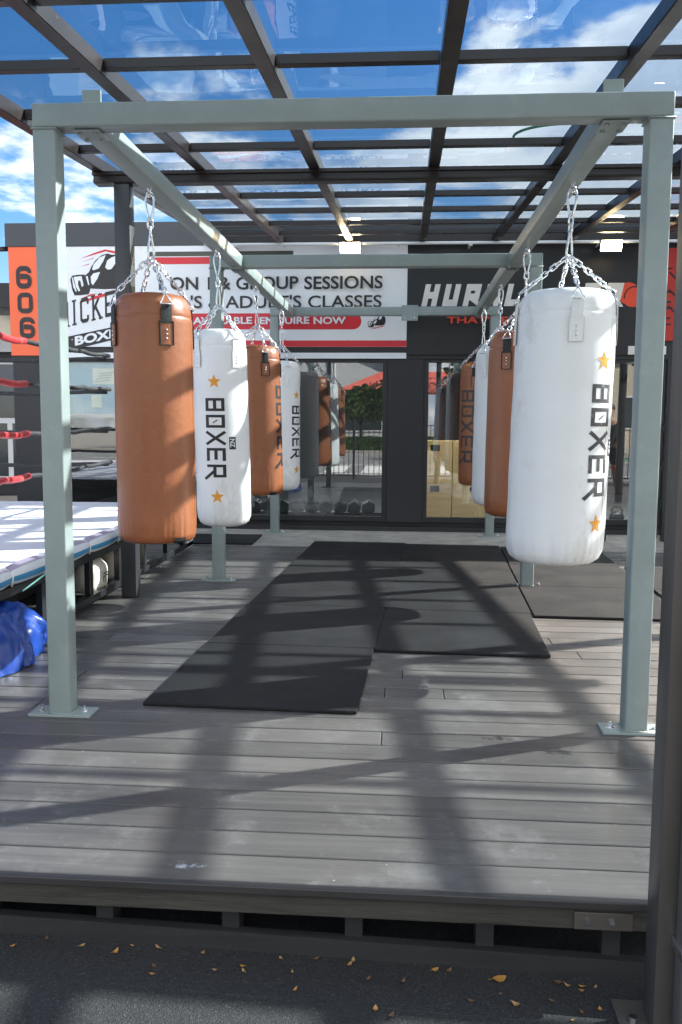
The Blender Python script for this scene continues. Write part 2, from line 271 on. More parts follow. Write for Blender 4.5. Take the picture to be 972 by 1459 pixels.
# ------------------------------------------------------------------ mesh helpers
WL = {}     # world location of every object (nothing but copies is rotated)
class MB:
    def __init__(s): s.bm = bmesh.new(); s.k = 0
    def _merge(s, t, mtx=None):
        me = bpy.data.meshes.new('t'); t.to_mesh(me); t.free()
        if mtx is not None: me.transform(mtx)
        s.bm.from_mesh(me); bpy.data.meshes.remove(me)
    def box(s, x0, x1, y0, y1, z0, z1, bev=0., seg=2, rot=None):
        t = bmesh.new(); bmesh.ops.create_cube(t, size=1)
        for v in t.verts:
            v.co.x *= abs(x1-x0); v.co.y *= abs(y1-y0); v.co.z *= abs(z1-z0)
        if bev: bmesh.ops.bevel(t, geom=t.edges[:], offset=bev, segments=seg, affect='EDGES', profile=.5)
        mtx = Matrix.Translation(((x0+x1)/2, (y0+y1)/2, (z0+z1)/2))
        if rot is not None: mtx = mtx @ rot
        s._merge(t, mtx); return s
    def bar(s, a, b, w, h=None, bev=0., roll=0.):
        a, b = Vector(a), Vector(b); d = b-a; L = d.length; h = h or w
        t = bmesh.new(); bmesh.ops.create_cube(t, size=1)
        for v in t.verts: v.co.x *= w; v.co.y *= h; v.co.z *= L
        if bev: bmesh.ops.bevel(t, geom=t.edges[:], offset=bev, segments=2, affect='EDGES')
        q = d.to_track_quat('Z', 'Y').to_matrix().to_4x4() @ Matrix.Rotation(roll, 4, 'Z')
        s._merge(t, Matrix.Translation((a+b)/2) @ q); return s
    def tube(s, pts, r, n=8, closed=False, caps=True):
        pts = [Vector(p) for p in pts]; N = len(pts); rings = []
        rad = r if isinstance(r, (list, tuple)) else [r]*N
        prev = None
        for i, p in enumerate(pts):
            if closed: d = pts[(i+1) % N]-pts[i-1]
            else: d = pts[min(i+1, N-1)]-pts[max(i-1, 0)]
            d.normalize()
            if prev is None:
                u = d.orthogonal().normalized()
            else:
                u = prev-d*prev.dot(d)
                u = u.normalized() if u.length > 1e-6 else d.orthogonal().normalized()
            prev = u; w = d.cross(u)
            rings.append([s.bm.verts.new(p+(u*math.cos(2*math.pi*k/n)+w*math.sin(2*math.pi*k/n))*rad[i]) for k in range(n)])
        for i in range(N if closed else N-1):
            a, b = rings[i], rings[(i+1) % N]
            off = 0
            if closed and i == N-1:
                off = min(range(n), key=lambda o: sum((a[k].co-b[(k+o) % n].co).length for k in range(n)))
            for k in range(n):
                s.bm.faces.new((a[k], a[(k+1) % n], b[(k+1+off) % n], b[(k+off) % n]))
        if caps and not closed:
            s.bm.faces.new(rings[0][::-1]); s.bm.faces.new(rings[-1])
        return s
    def lathe(s, prof, n=48, c=(0, 0, 0), fn=None):
        rings = []
        for (r, z) in prof:
            if r < 1e-6:
                rings.append([s.bm.verts.new(Vector(c)+Vector((0, 0, z)))]); continue
            row = []
            for k in range(n):
                a = 2*math.pi*k/n; rr = r if fn is None else fn(r, z, a)
                row.append(s.bm.verts.new(Vector(c)+Vector((rr*math.sin(a), -rr*math.cos(a), z))))
            rings.append(row)
        for a, b in zip(rings, rings[1:]):
            for k in range(n):
                k2 = (k+1) % n
                if len(a) == 1 and len(b) == 1: continue
                if len(a) == 1: s.bm.faces.new((a[0], b[k2], b[k]))
                elif len(b) == 1: s.bm.faces.new((a[k], a[k2], b[0]))
                else: s.bm.faces.new((a[k], a[k2], b[k2], b[k]))
        return s
    def cyl(s, a, b, r, n=12): return s.tube([a, b], r, n)
    def flat(s, polys, fn):
        """polys: list of 2D polygons; fn(u, v, k) -> 3D; k separates overlapping layers"""
        for P in polys:
            s.k += 1
            vs = [s.bm.verts.new(fn(u, v, s.k)) for u, v in P]
            try: s.bm.faces.new(vs)
            except ValueError: pass
        return s
    def prism(s, P, fn, th):
        """polygon P in 2D, front by fn(u,v,0), back by fn(u,v,th)"""
        a = [s.bm.verts.new(fn(u, v, 0)) for u, v in P]; b = [s.bm.verts.new(fn(u, v, th)) for u, v in P]
        s.bm.faces.new(a); s.bm.faces.new(b[::-1])
        for i in range(len(P)):
            j = (i+1) % len(P); s.bm.faces.new((a[j], a[i], b[i], b[j]))
        return s
    def shear(s, fn):
        for v in s.bm.verts: v.co = fn(v.co)
        return s
    def build(s, name, m, parent=None, smooth=False, loc=None, tri=False):
        base = WL[parent.name] if parent is not None else Vector(loc if loc is not None else (0, 0, 0))
        bm = s.bm
        for v in bm.verts: v.co -= base
        bmesh.ops.recalc_face_normals(bm, faces=bm.faces[:]) if not tri else None
        me = bpy.data.meshes.new(name); bm.to_mesh(me); bm.free()
        me.materials.append(m)
        if smooth:
            me.polygons.foreach_set('use_smooth', [True]*len(me.polygons))
            if smooth == 'auto':
                try: me.set_sharp_from_angle(angle=R(35))
                except Exception: pass
        o = bpy.data.objects.new(name, me); COL.objects.link(o)
        if parent is not None: o.parent = parent
        else: o.location = base
        WL[o.name] = base.copy()
        return o
def tag(o, label=None, cat=None, group=None, kind=None):
    if label: o['label'] = label
    if cat: o['category'] = cat
    if group: o['group'] = group
    if kind: o['kind'] = kind
    return o
def thing(name, loc, label, cat, group=None):
    o = bpy.data.objects.new(name, None); o.empty_display_size = .1; COL.objects.link(o); o.location = loc
    WL[o.name] = Vector(loc); return tag(o, label, cat, group)
def copy_tree(o, loc=None, rotz=None, label=None, parent=None):
    c = o.copy(); COL.objects.link(c)
    if parent is not None: c.parent = parent
    if loc is not None: c.location = loc; WL[c.name] = Vector(loc)
    if rotz is not None: c.rotation_euler.z = rotz
    if label: c['label'] = label
    for ch in list(o.children): copy_tree(ch, parent=c)
    return c

# ------------------------------------------------------------------ lettering
def text_polys(txt, size=1., bold=0., spacing=1.):
    cu = bpy.data.curves.new('txt', 'FONT'); cu.body = txt; cu.size = size; cu.offset = bold; cu.space_character = spacing; cu.resolution_u = 4
    o = bpy.data.objects.new('txt', cu); COL.objects.link(o)
    dg = bpy.context.evaluated_depsgraph_get(); me = bpy.data.meshes.new_from_object(o.evaluated_get(dg))
    P = [[(me.vertices[i].co.x, me.vertices[i].co.y) for i in p.vertices] for p in me.polygons]
    bpy.data.objects.remove(o); bpy.data.curves.remove(cu); bpy.data.meshes.remove(me)
    return P
def fit_polys(P, x0, x1, y0, y1):
    xs = [p[0] for q in P for p in q]; ys = [p[1] for q in P for p in q]
    a, b, c, d = min(xs), max(xs), min(ys), max(ys)
    return [[(x0+(x-a)/(b-a)*(x1-x0), y0+(y-c)/(d-c)*(y1-y0)) for x, y in q] for q in P]
def strip(pts, w, closed=False):
    """polyline stroke with mitred joints -> quads"""
    pts = [Vector(p) for p in pts]; N = len(pts); L, Rr = [], []
    for i in range(N):
        if closed: a, b = pts[i]-pts[i-1], pts[(i+1) % N]-pts[i]
        else:
            a = pts[i]-pts[i-1] if i > 0 else pts[1]-pts[0]
            b = pts[i+1]-pts[i] if i < N-1 else pts[-1]-pts[-2]
        a, b = a.normalized(), b.normalized()
        n1, n2 = Vector((-a.y, a.x)), Vector((-b.y, b.x))
        m = (n1+n2); m = m.normalized() if m.length > 1e-6 else n1
        k = (w/2)/max(.35, m.dot(n1))
        L.append(pts[i]+m*k); Rr.append(pts[i]-m*k)
    Q = []
    for i in range(N if closed else N-1):
        j = (i+1) % N
        Q.append([tuple(Rr[i]), tuple(Rr[j]), tuple(L[j]), tuple(L[i])])
    return Q
T = .17
def glyph(ch, t=T):
    h = t/2
    G = {
     'B': [([(h, h), (.83-h, h), (.83-h, .5), (.83-h, 1-h), (h, 1-h)], True), ([(t, .5), (.83-t, .5)], False)],
     'O': [([(h, h), (.83-h, h), (.83-h, 1-h), (h, 1-h)], True)],
     'X': [([(.02, 0), (.83, 1)], False), ([(.02, 1), (.83, 0)], False)],
     'E': [([(.83, 1-h), (h, 1-h), (h, h), (.83, h)], False), ([(t, .5), (.75, .5)], False)],
     'R': [([(h, 0), (h, 1-h), (.83-h, 1-h), (.83-h, .42), (t, .42)], False), ([(.42, .40), (.95, -.14)], False)],
     'H': [([(h, 0), (h, 1)], False), ([(.83-h, 0), (.83-h, 1)], False), ([(t, .5), (.83-t, .5)], False)],
     'U': [([(h, 1), (h, h), (.83-h, h), (.83-h, 1)], False)],
     'L': [([(h, 1), (h, h), (.83, h)], False)],
     'A': [([(h, 0), (h, 1-h), (.83-h, 1-h), (.83-h, 0)], False), ([(t, .4), (.83-t, .4)], False)],
     'M': [([(h, 0), (h, 1)], False), ([(.9-h, 0), (.9-h, 1)], False), ([(h, .96), (.45, .3)], False), ([(.9-h, .96), (.45, .3)], False)],
     'I': [([(.2, 0), (.2, 1)], False)],
     'C': [([(.62, .72), (.62, .86), (.55, 1-h), (.2, 1-h), (h, .84), (h, .16), (.2, h), (.55, h), (.62, .14), (.62, .28)], False)],
     'K': [([(h, 0), (h, 1)], False), ([(h, .38), (.66, 1)], False), ([(.26, .52), (.68, 0)], False)],
     'Y': [([(.0, 1), (.36, .45)], False), ([(.72, 1), (.36, .45)], False), ([(.36, .5), (.36, 0)], False)],
    }[ch]
    P = []
    for pts, cl in G: P += [strip(pts, t, cl)]
    return P          # list of strips (each a list of quads)
def bag_text(letters='BOXER', pitch=1.0):
    out = []
    for i, ch in enumerate(letters):
        L_ = [[[(x*.94+i*pitch, y) for x, y in q] for q in st] for st in glyph(ch)]
        if ch == 'O': L_.append([[(x*.94+i*pitch, y) for x, y in q] for q in strip([(.33, .62), (.52, .38)], .06)])
        out.append(L_)
    return out
def star_poly(r, n=5):
    return [(r*(1 if k % 2 == 0 else .42)*math.sin(math.pi*k/n), r*(1 if k % 2 == 0 else .42)*math.cos(math.pi*k/n)) for k in range(2*n)]

# ------------------------------------------------------------------ camera (solved from the photograph)
cam = bpy.data.cameras.new('camera'); co = bpy.data.objects.new('camera', cam); COL.objects.link(co); sc.camera = co
rt, up, fw = Vector((.997345, .072529, .006514)), Vector((-.013921, .102096, .994677)), Vector((-.071477, .992127, -.102834))
co.matrix_world = Matrix(((rt.x, up.x, -fw.x, .238324), (rt.y, up.y, -fw.y, -3.38288), (rt.z, up.z, -fw.z, 1.214597), (0, 0, 0, 1)))
cam.sensor_fit = 'HORIZONTAL'; cam.sensor_width = 36; cam.lens = 1241.74/972*36; cam.clip_start = .05; cam.clip_end = 2000

# ------------------------------------------------------------------ light
SAZ, SEL = Vector((.912, .41)).normalized(), R(33)
sun = bpy.data.lights.new('sun', 'SUN'); so = bpy.data.objects.new('sun', sun); COL.objects.link(so)
sun.energy = 5.0; sun.angle = R(.6); sun.color = (1, .935, .84)
sd = Vector((SAZ.x*math.cos(SEL), SAZ.y*math.cos(SEL), math.sin(SEL)))
so.rotation_euler = (-sd).to_track_quat('-Z', 'Y').to_euler(); so.location = sd*30
w = bpy.data.worlds.new('World'); sc.world = w; w.use_nodes = True
nt = w.node_tree; nt.nodes.clear()
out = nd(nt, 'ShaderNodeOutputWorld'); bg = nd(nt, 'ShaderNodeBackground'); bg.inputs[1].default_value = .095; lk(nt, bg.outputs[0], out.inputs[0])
sky = nd(nt, 'ShaderNodeTexSky'); sky.sky_type = 'NISHITA'; sky.sun_disc = False; sky.sun_elevation = SEL; sky.sun_rotation = math.atan2(SAZ.x, SAZ.y)
sky.air_density = 1.0; sky.dust_density = .6; sky.ozone_density = 1.5
tc = nd(nt, 'ShaderNodeTexCoord'); sp = nd(nt, 'ShaderNodeSeparateXYZ'); lk(nt, tc.outputs['Generated'], sp.inputs[0])
zz = nd(nt, 'ShaderNodeMath', operation='MAXIMUM'); lk(nt, sp.outputs[2], zz.inputs[0]); zz.inputs[1].default_value = 0
za = nd(nt, 'ShaderNodeMath', operation='ADD'); lk(nt, zz.outputs[0], za.inputs[0]); za.inputs[1].default_value = .22
dv = nd(nt, 'ShaderNodeVectorMath', operation='DIVIDE'); lk(nt, tc.outputs['Generated'], dv.inputs[0])
cb = nd(nt, 'ShaderNodeCombineXYZ'); 
for i in range(3): lk(nt, za.outputs[0], cb.inputs[i])
lk(nt, cb.outputs[0], dv.inputs[1])
mp = nd(nt, 'ShaderNodeMapping'); lk(nt, dv.outputs[0], mp.inputs[0]); mp.inputs['Location'].default_value = (.35, 3.1, .4); mp.inputs['Scale'].default_value = (1, 1, .5)
cn = nd(nt, 'ShaderNodeTexNoise', i_Scale=1.7, i_Detail=10., i_Roughness=.58); cn.inputs['Distortion'].default_value = .15; lk(nt, mp.outputs[0], cn.inputs['Vector'])
def madd(a, k, b):
    n = nd(nt, 'ShaderNodeMath', operation='MULTIPLY_ADD'); lk(nt, a, n.inputs[0]); n.inputs[1].default_value = k
    if isinstance(b, float): n.inputs[2].default_value = b
    else: lk(nt, b, n.inputs[2])
    return n.outputs[0]
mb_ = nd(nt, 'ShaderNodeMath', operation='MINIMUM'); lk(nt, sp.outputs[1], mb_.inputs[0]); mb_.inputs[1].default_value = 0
b1 = madd(sp.outputs[0], .10, cn.outputs[0]); b2 = madd(mb_.outputs[0], -.14, b1)  # extra cloud cover added behind the camera, out of view, as fill light
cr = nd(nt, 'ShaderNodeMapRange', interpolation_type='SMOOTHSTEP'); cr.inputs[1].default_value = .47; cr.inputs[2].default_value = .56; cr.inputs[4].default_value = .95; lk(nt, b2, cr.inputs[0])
cs = nd(nt, 'ShaderNodeTexNoise', i_Scale=3.2, i_Detail=7.); lk(nt, mp.outputs[0], cs.inputs['Vector'])
cc = nd(nt, 'ShaderNodeValToRGB'); cc.color_ramp.elements[0].color = (.50, .58, .70, 1); cc.color_ramp.elements[1].color = (1, 1, .99, 1); cc.color_ramp.elements[0].position = .36; cc.color_ramp.elements[1].position = .60
lk(nt, cs.outputs[0], cc.inputs[0])
# unseen clouds behind the camera are made brighter to lift the ambient light
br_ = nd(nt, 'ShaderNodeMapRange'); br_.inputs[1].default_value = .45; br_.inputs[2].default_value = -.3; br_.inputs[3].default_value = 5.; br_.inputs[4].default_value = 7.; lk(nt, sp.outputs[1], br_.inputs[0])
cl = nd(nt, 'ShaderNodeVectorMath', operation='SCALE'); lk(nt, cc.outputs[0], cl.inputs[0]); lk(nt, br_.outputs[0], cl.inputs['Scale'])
hs_ = nd(nt, 'ShaderNodeHueSaturation'); hs_.inputs['Saturation'].default_value = 1.42; hs_.inputs['Hue'].default_value = .504; hs_.inputs['Value'].default_value = .60; lk(nt, sky.outputs[0], hs_.inputs['Color'])
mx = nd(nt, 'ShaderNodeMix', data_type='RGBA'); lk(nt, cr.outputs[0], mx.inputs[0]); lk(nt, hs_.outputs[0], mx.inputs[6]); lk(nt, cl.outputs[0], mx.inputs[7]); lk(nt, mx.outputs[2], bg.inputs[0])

vs = sc.view_settings; vs.view_transform = 'Standard'; vs.look = 'None'; vs.exposure = 1.98; vs.gamma = 1; vs.use_curve_mapping = False
sc.render.engine = 'CYCLES'
try:
    sc.cycles.use_denoising = True; sc.cycles.denoiser = 'OPENIMAGEDENOISE'
except Exception: pass
sc.cycles.max_bounces = 10; sc.cycles.transparent_max_bounces = 24; sc.cycles.sample_clamp_indirect = 6

# ================================================================== SETTING
GZ = -.215
gz = lambda x: -.211-.0255*max(-3., min(3., x))
g = MB(); gx = [-150, -3, 3, 150]
A_ = [[g.bm.verts.new((x, y, gz(x)-d)) for x in gx] for y, d in ((-6.4, .4), (-6.4, 0), (120, 0))]
for r_ in range(2):
    for i in range(3): g.bm.faces.new((A_[r_][i], A_[r_][i+1], A_[r_+1][i+1], A_[r_+1][i]))
tag(g.build('ground', M['asphalt']), kind='structure')
g = MB(); g.box(-150, 150, -24, -6.404, GZ-.5, GZ-.02); tag(g.build('road', M['road']), kind='structure')
g = MB(); g.box(-150, 150, -150, -24.003, GZ-.5, GZ+.12); tag(g.build('pavement', M['concrete']), kind='structure')
g = MB()
for y in (-8.2, -13.2, -22.6): g.box(-80, 80, y-.07, y+.07, GZ-.016, GZ-.012)
for k in range(-16, 17): g.box(k*4, k*4+2, -17.3, -17.18, GZ-.016, GZ-.012)
for k in range(-3, 5): g.box(k*1.1-1, k*1.1-.4, -12.6, -8.8, GZ-.016, GZ-.012)
tag(g.build('road_markings', M['paint']), kind='structure')
g = MB(); g.box(2, 60, -21.5, -19.6, GZ-.016, GZ-.013); tag(g.build('cycle_lane', M['greenlane']), kind='structure')
DECK_BACK = 5.0
g = MB(); g.box(-7, 9, DECK_BACK, 6.32, -.2, .003); tag(g.build('concrete_path', M['concrete']), kind='structure')

# deck -------------------------------------------------------------
dk = thing('timber_deck', (0, 1.9, -.2), 'dark grey timber deck with long boards under the punching bag frame', 'deck')
bm = MB(); layer = None
me_rows = []
y = -1.21; pitch = .1455
rows = []
while y < DECK_BACK-.02:
    rows.append(y); y += pitch
joint = {0: [], }
jx = {round(k): v for k, v in {}.items()}
b = MB(); vals = []
for i, y0 in enumerate(rows):
    rnd = random.Random(i*13+5)
    y1 = min(y0+pitch-.007, DECK_BACK-.004)
    xs = [-7.0]; x = -7.0+rnd.uniform(.5, 3.6)
    fixed = {7: [.165], 11: [.165, .43], 12: [], 10: [], 13: [.245], 14: []}
    while x < 5.2: xs.append(x); x += 3.6
    if i in fixed and fixed[i]: xs = [q for q in xs if abs(q) > 1.4]+fixed[i]; xs.sort()
    elif i < 16: xs = [q for q in xs if q < -1.2 or q > 1.4]
    xs.append(5.2)
    for a, c in zip(xs, xs[1:]):
        n0 = len(b.bm.faces); dz = rnd.uniform(-.0012, .0012)
        b.box(a+.0015, c-.0015, y0, y1, -.024+dz, dz, bev=.0035, seg=2)
        vals += [rnd.random()]*(len(b.bm.faces)-n0)
o = b.build('decking', M['deck'], dk, tri=True)
at = o.data.attributes.new('board', 'FLOAT', 'FACE'); at.data.foreach_set('value', vals)
t = MB(); t.box(-7, .888, -1.236, -1.214, -.021, .003, bev=.004); t.build('edge_trim', M['trim'], dk)
t = MB(); t.box(-7, .888, -1.218, -1.172, -.083, -.0265, bev=.003); t.build('bearer', M['bearer'], dk)
t = MB(); P_ = [(-7, gz(-7)-.05), (.9, gz(.9)-.05), (.9, -.1605-.0265*.9), (-3, -.1605+.0265*3), (-7, -.081)]
t.prism(P_, lambda u, v, k: Vector((u, -1.19+k, v)), .03); t.build('bottom_plank', M['plank'], dk)
for xx in [-.565-.345*k for k in range(4, 0, -1)]+[-.565, -.215, .12, .47, .80]:
    t = MB(); t.box(xx-.024, xx+.024, -1.168, -1.10, GZ-.02, -.085, bev=.002); t.build('stub_post', M['plank'], dk)
t = MB(); t.box(.69, .838, -1.2265, -1.2185, -.079, -.032, bev=.002); br = t.build('bracket', M['fgpost'], dk)
for bx in (.725, .785):
    t = MB(); t.cyl((bx, -1.233, -.055), (bx, -1.2265, -.055), .007, 10); t.build('bolt', M['steel'], br, smooth='auto')
t = MB(); t.box(-7, 5.2, -.9, -.86, GZ-.01, -.04); t.box(-7, 5.2, 1., 1.04, GZ-.01, -.04); t.build('shade_joist', M['plank'], dk)  # closes off the underside, put in to keep the gap below the decking dark
t = MB(); t.box(4.9, 5.0, -1.2, DECK_BACK, GZ, -.03); t.build('side_board', M['plank'], dk)

# mats -------------------------------------------------------------
def rubber_mat(cx, cy, w, d, rz, z, label):
    b = MB(); b.box(-w/2, w/2, -d/2, d/2, 0, .015, bev=.0035, seg=2)
    rnd = random.Random(int(cx*100+cy*7))
    o = b.build('rubber_mat', M['mat'], None)
    o.location = (cx, cy, z); o.rotation_euler.z = rz
    tag(o, label, 'gym mat', 'black rubber gym mats on the deck')
a = R(-2.)
ROWN = ['nearest the camera at the end of the long left row', 'second from the front in the left row', 'third from the front in the left row', 'fourth from the front in the left row', 'farthest back in the left row, by the concrete']
for k in range(5):
    yy = .155+.51+k*1.03
    rubber_mat(-.867+.46+.042*(yy-.155), yy, .918, 1.024, a, .002, 'black rubber mat '+ROWN[k])
ROWN = ['at the front of the middle row, beside a bare patch of deck', 'second in the middle row, beside the right mid post foot', 'third from the front in the middle row', 'farthest back in the middle row, facing the pillar']
for k in range(4):
    yy = 1.12+.505+k*1.02
    rubber_mat(.093+.458+.042*(yy-1.12), yy, .914, 1.012, a, .003, 'black rubber mat '+ROWN[k])
ROWN = ['at the front of the right row, under the large white bag', 'middle of the right row, behind the right front post', 'at the back of the right row, before the shop door']
for k in range(3):
    yy = 2.035+.505+k*1.02
    rubber_mat(1.055+.46+.042*(yy-2.0), yy, .914, 1.012, a, .004, 'black rubber mat '+ROWN[k])
for k in range(2):
    yy = 2.5+k*1.02
    rubber_mat(2.02+.46+.042*(yy-2.0), yy, .914, 1.012, a, .003, 'black rubber mat in the outermost right row, '+('near end' if k == 0 else 'far end by the weight rack'))
rubber_mat(1.90, .22, .92, 1.02, R(-11), .003, 'lone tilted black rubber mat behind the brown front post')
rubber_mat(-1.62, 5.36, .74, .70, R(1), .006, 'small black mat on the concrete behind the white bag, left')

# ------------------------------------------------------------------ the bag rig
W, H, S, YM, YB = 2.41, 2.4216, .09, 3.06, 5.95
rig = thing('bag_rack', (0, 3, 0), 'grey green steel goalpost style frame carrying eight hanging punching bags', 'punching bag frame')
def rig_post(x0, y0, torn=False):
    b = MB(); b.box(x0, x0+S, y0, y0+S, .0125, H-S-.0005, bev=.008, seg=3)
    p = b.build('post', M['rig'], rig, smooth='auto')
    b = MB(); b.box(x0-.085, x0+S+.085, y0-.01, y0+S+.012, 0.0015, .0135, bev=.002); pl = b.build('base_plate', M['rig'], p)
    b = MB(); e_ = .002
    for zz_ in (.0155, H-S-.004):
        b = MB(); b.tube([(x0-e_, y0-e_, zz_), (x0+S+e_, y0-e_, zz_), (x0+S+e_, y0+S+e_, zz_), (x0-e_, y0+S+e_, zz_)], .0045, 6, closed=True)
        b.build('weld', M['rig'], p, smooth=True)
    for dx in (-.045, S+.045):
        b = MB(); cx, cy = x0+dx, y0+S/2
        b.cyl((cx, cy, .0135), (cx, cy, .0155), .017, 16); b.cyl((cx, cy, .0155), (cx, cy, .025), .010, 6); b.cyl((cx, cy, .025), (cx, cy, .036), .0055, 10)
        b.build('bolt', M['steel'], p, smooth='auto')
for yy in (0, YM, YB):
    for xx in (-W/2, W/2-S): rig_post(xx, yy)
    b = MB(); b.box(-W/2, W/2, yy, yy+S, H-S, H, bev=.008, seg=3)
    cb_ = b.build('crossbeam', M['rig'], rig, smooth='auto')
XB = 1.002
for sx in (-1, 1):
    for (ya, yb_) in ((S+.001, YM-.001), (YM+S+.001, YB-.001)):
        b = MB(); b.box(sx*XB-S/2, sx*XB+S/2, ya, yb_, H-S-.003, H-.003, bev=.008, seg=3)
        sb = b.build('side_beam', M['rig'], rig, smooth='auto')
        if ya < 1:
            b = MB(); b.box(sx*XB-.038, sx*XB+.038, S+.003, S+.013, H-.002, H+.078, bev=.003); b.box(sx*XB-.038, sx*XB+.038, S+.0135, S+.12, H-.0025, H+.006, bev=.002)
            b.build('bracket', M['rig'], sb)
        for ye, sg_ in ((ya, 1), (yb_, -1)):
            b = MB(); yc = ye+sg_*.035
            b.box(sx*XB-.05, sx*XB+.05, min(ye-sg_*.07, yc+sg_*.02), max(ye-sg_*.07, yc+sg_*.02), H-S-.011, H-S-.0035, bev=.002)
            for q in (0.03, -.045):
                b.cyl((sx*XB+.03, ye+sg_*q, H-S-.019), (sx*XB+.03, ye+sg_*q, H-S-.011), .009, 6)
                b.cyl((sx*XB-.03, ye+sg_*q, H-S-.019), (sx*XB-.03, ye+sg_*q, H-S-.011), .009, 6)
            b.build('bracket', M['rig'], sb)
b = MB(); b.box(.19, .36, YB-.009, YB-.001, H-S-.055, H+.015, bev=.002)
sp_ = b.build('splice_plate', M['rig'], rig)
for bx in (.225, .325):
    b = MB(); b.cyl((bx, YB-.016, H-S-.03), (bx, YB-.009, H-S-.03), .008, 6); b.build('bolt', M['steel'], sp_)

# ------------------------------------------------------------------ punching bags
def pear(c, z1, z0, w, rot, n=28):
    """carabiner loop: wide at the top, narrow at the bottom"""
    pts = []
    for k in range(n):
        a = 2*math.pi*k/n; zc = (z0+z1)/2; hh = (z1-z0)/2
        zz = zc+hh*math.cos(a); f = .62+.38*math.cos(a)
        u = w/2*math.copysign(abs(math.sin(a))**.75, math.sin(a))*max(.35, f)
        pts.append(Vector((c[0]+u*math.cos(rot), c[1]+u*math.sin(rot), zz)))
    return pts
def chain_links(b, p0, p1, pitch=.030, wl=.042, ww=.021, r=.0036):
    p0, p1 = Vector(p0), Vector(p1); d = p1-p0; L = d.length; n = max(2, round(L/pitch)); d.normalize()
    u = d.orthogonal().normalized(); v = d.cross(u); rr = random.random()*3
    for i in range(n):
        c = p0+d*(L*(i+.5)/n); ang = rr+(i % 2)*math.pi/2+.25*i
        s_ = u*math.cos(ang)+v*math.sin(ang); pts = []
        for k in range(14):
            a = 2*math.pi*k/14; st = (wl/2-ww/2)*(1 if math.cos(a) > 0 else -1)
            pts.append(c+d*(math.cos(a)*ww/2+st)+s_*(math.sin(a)*ww/2))
        b.tube(pts, r, 6, closed=True)
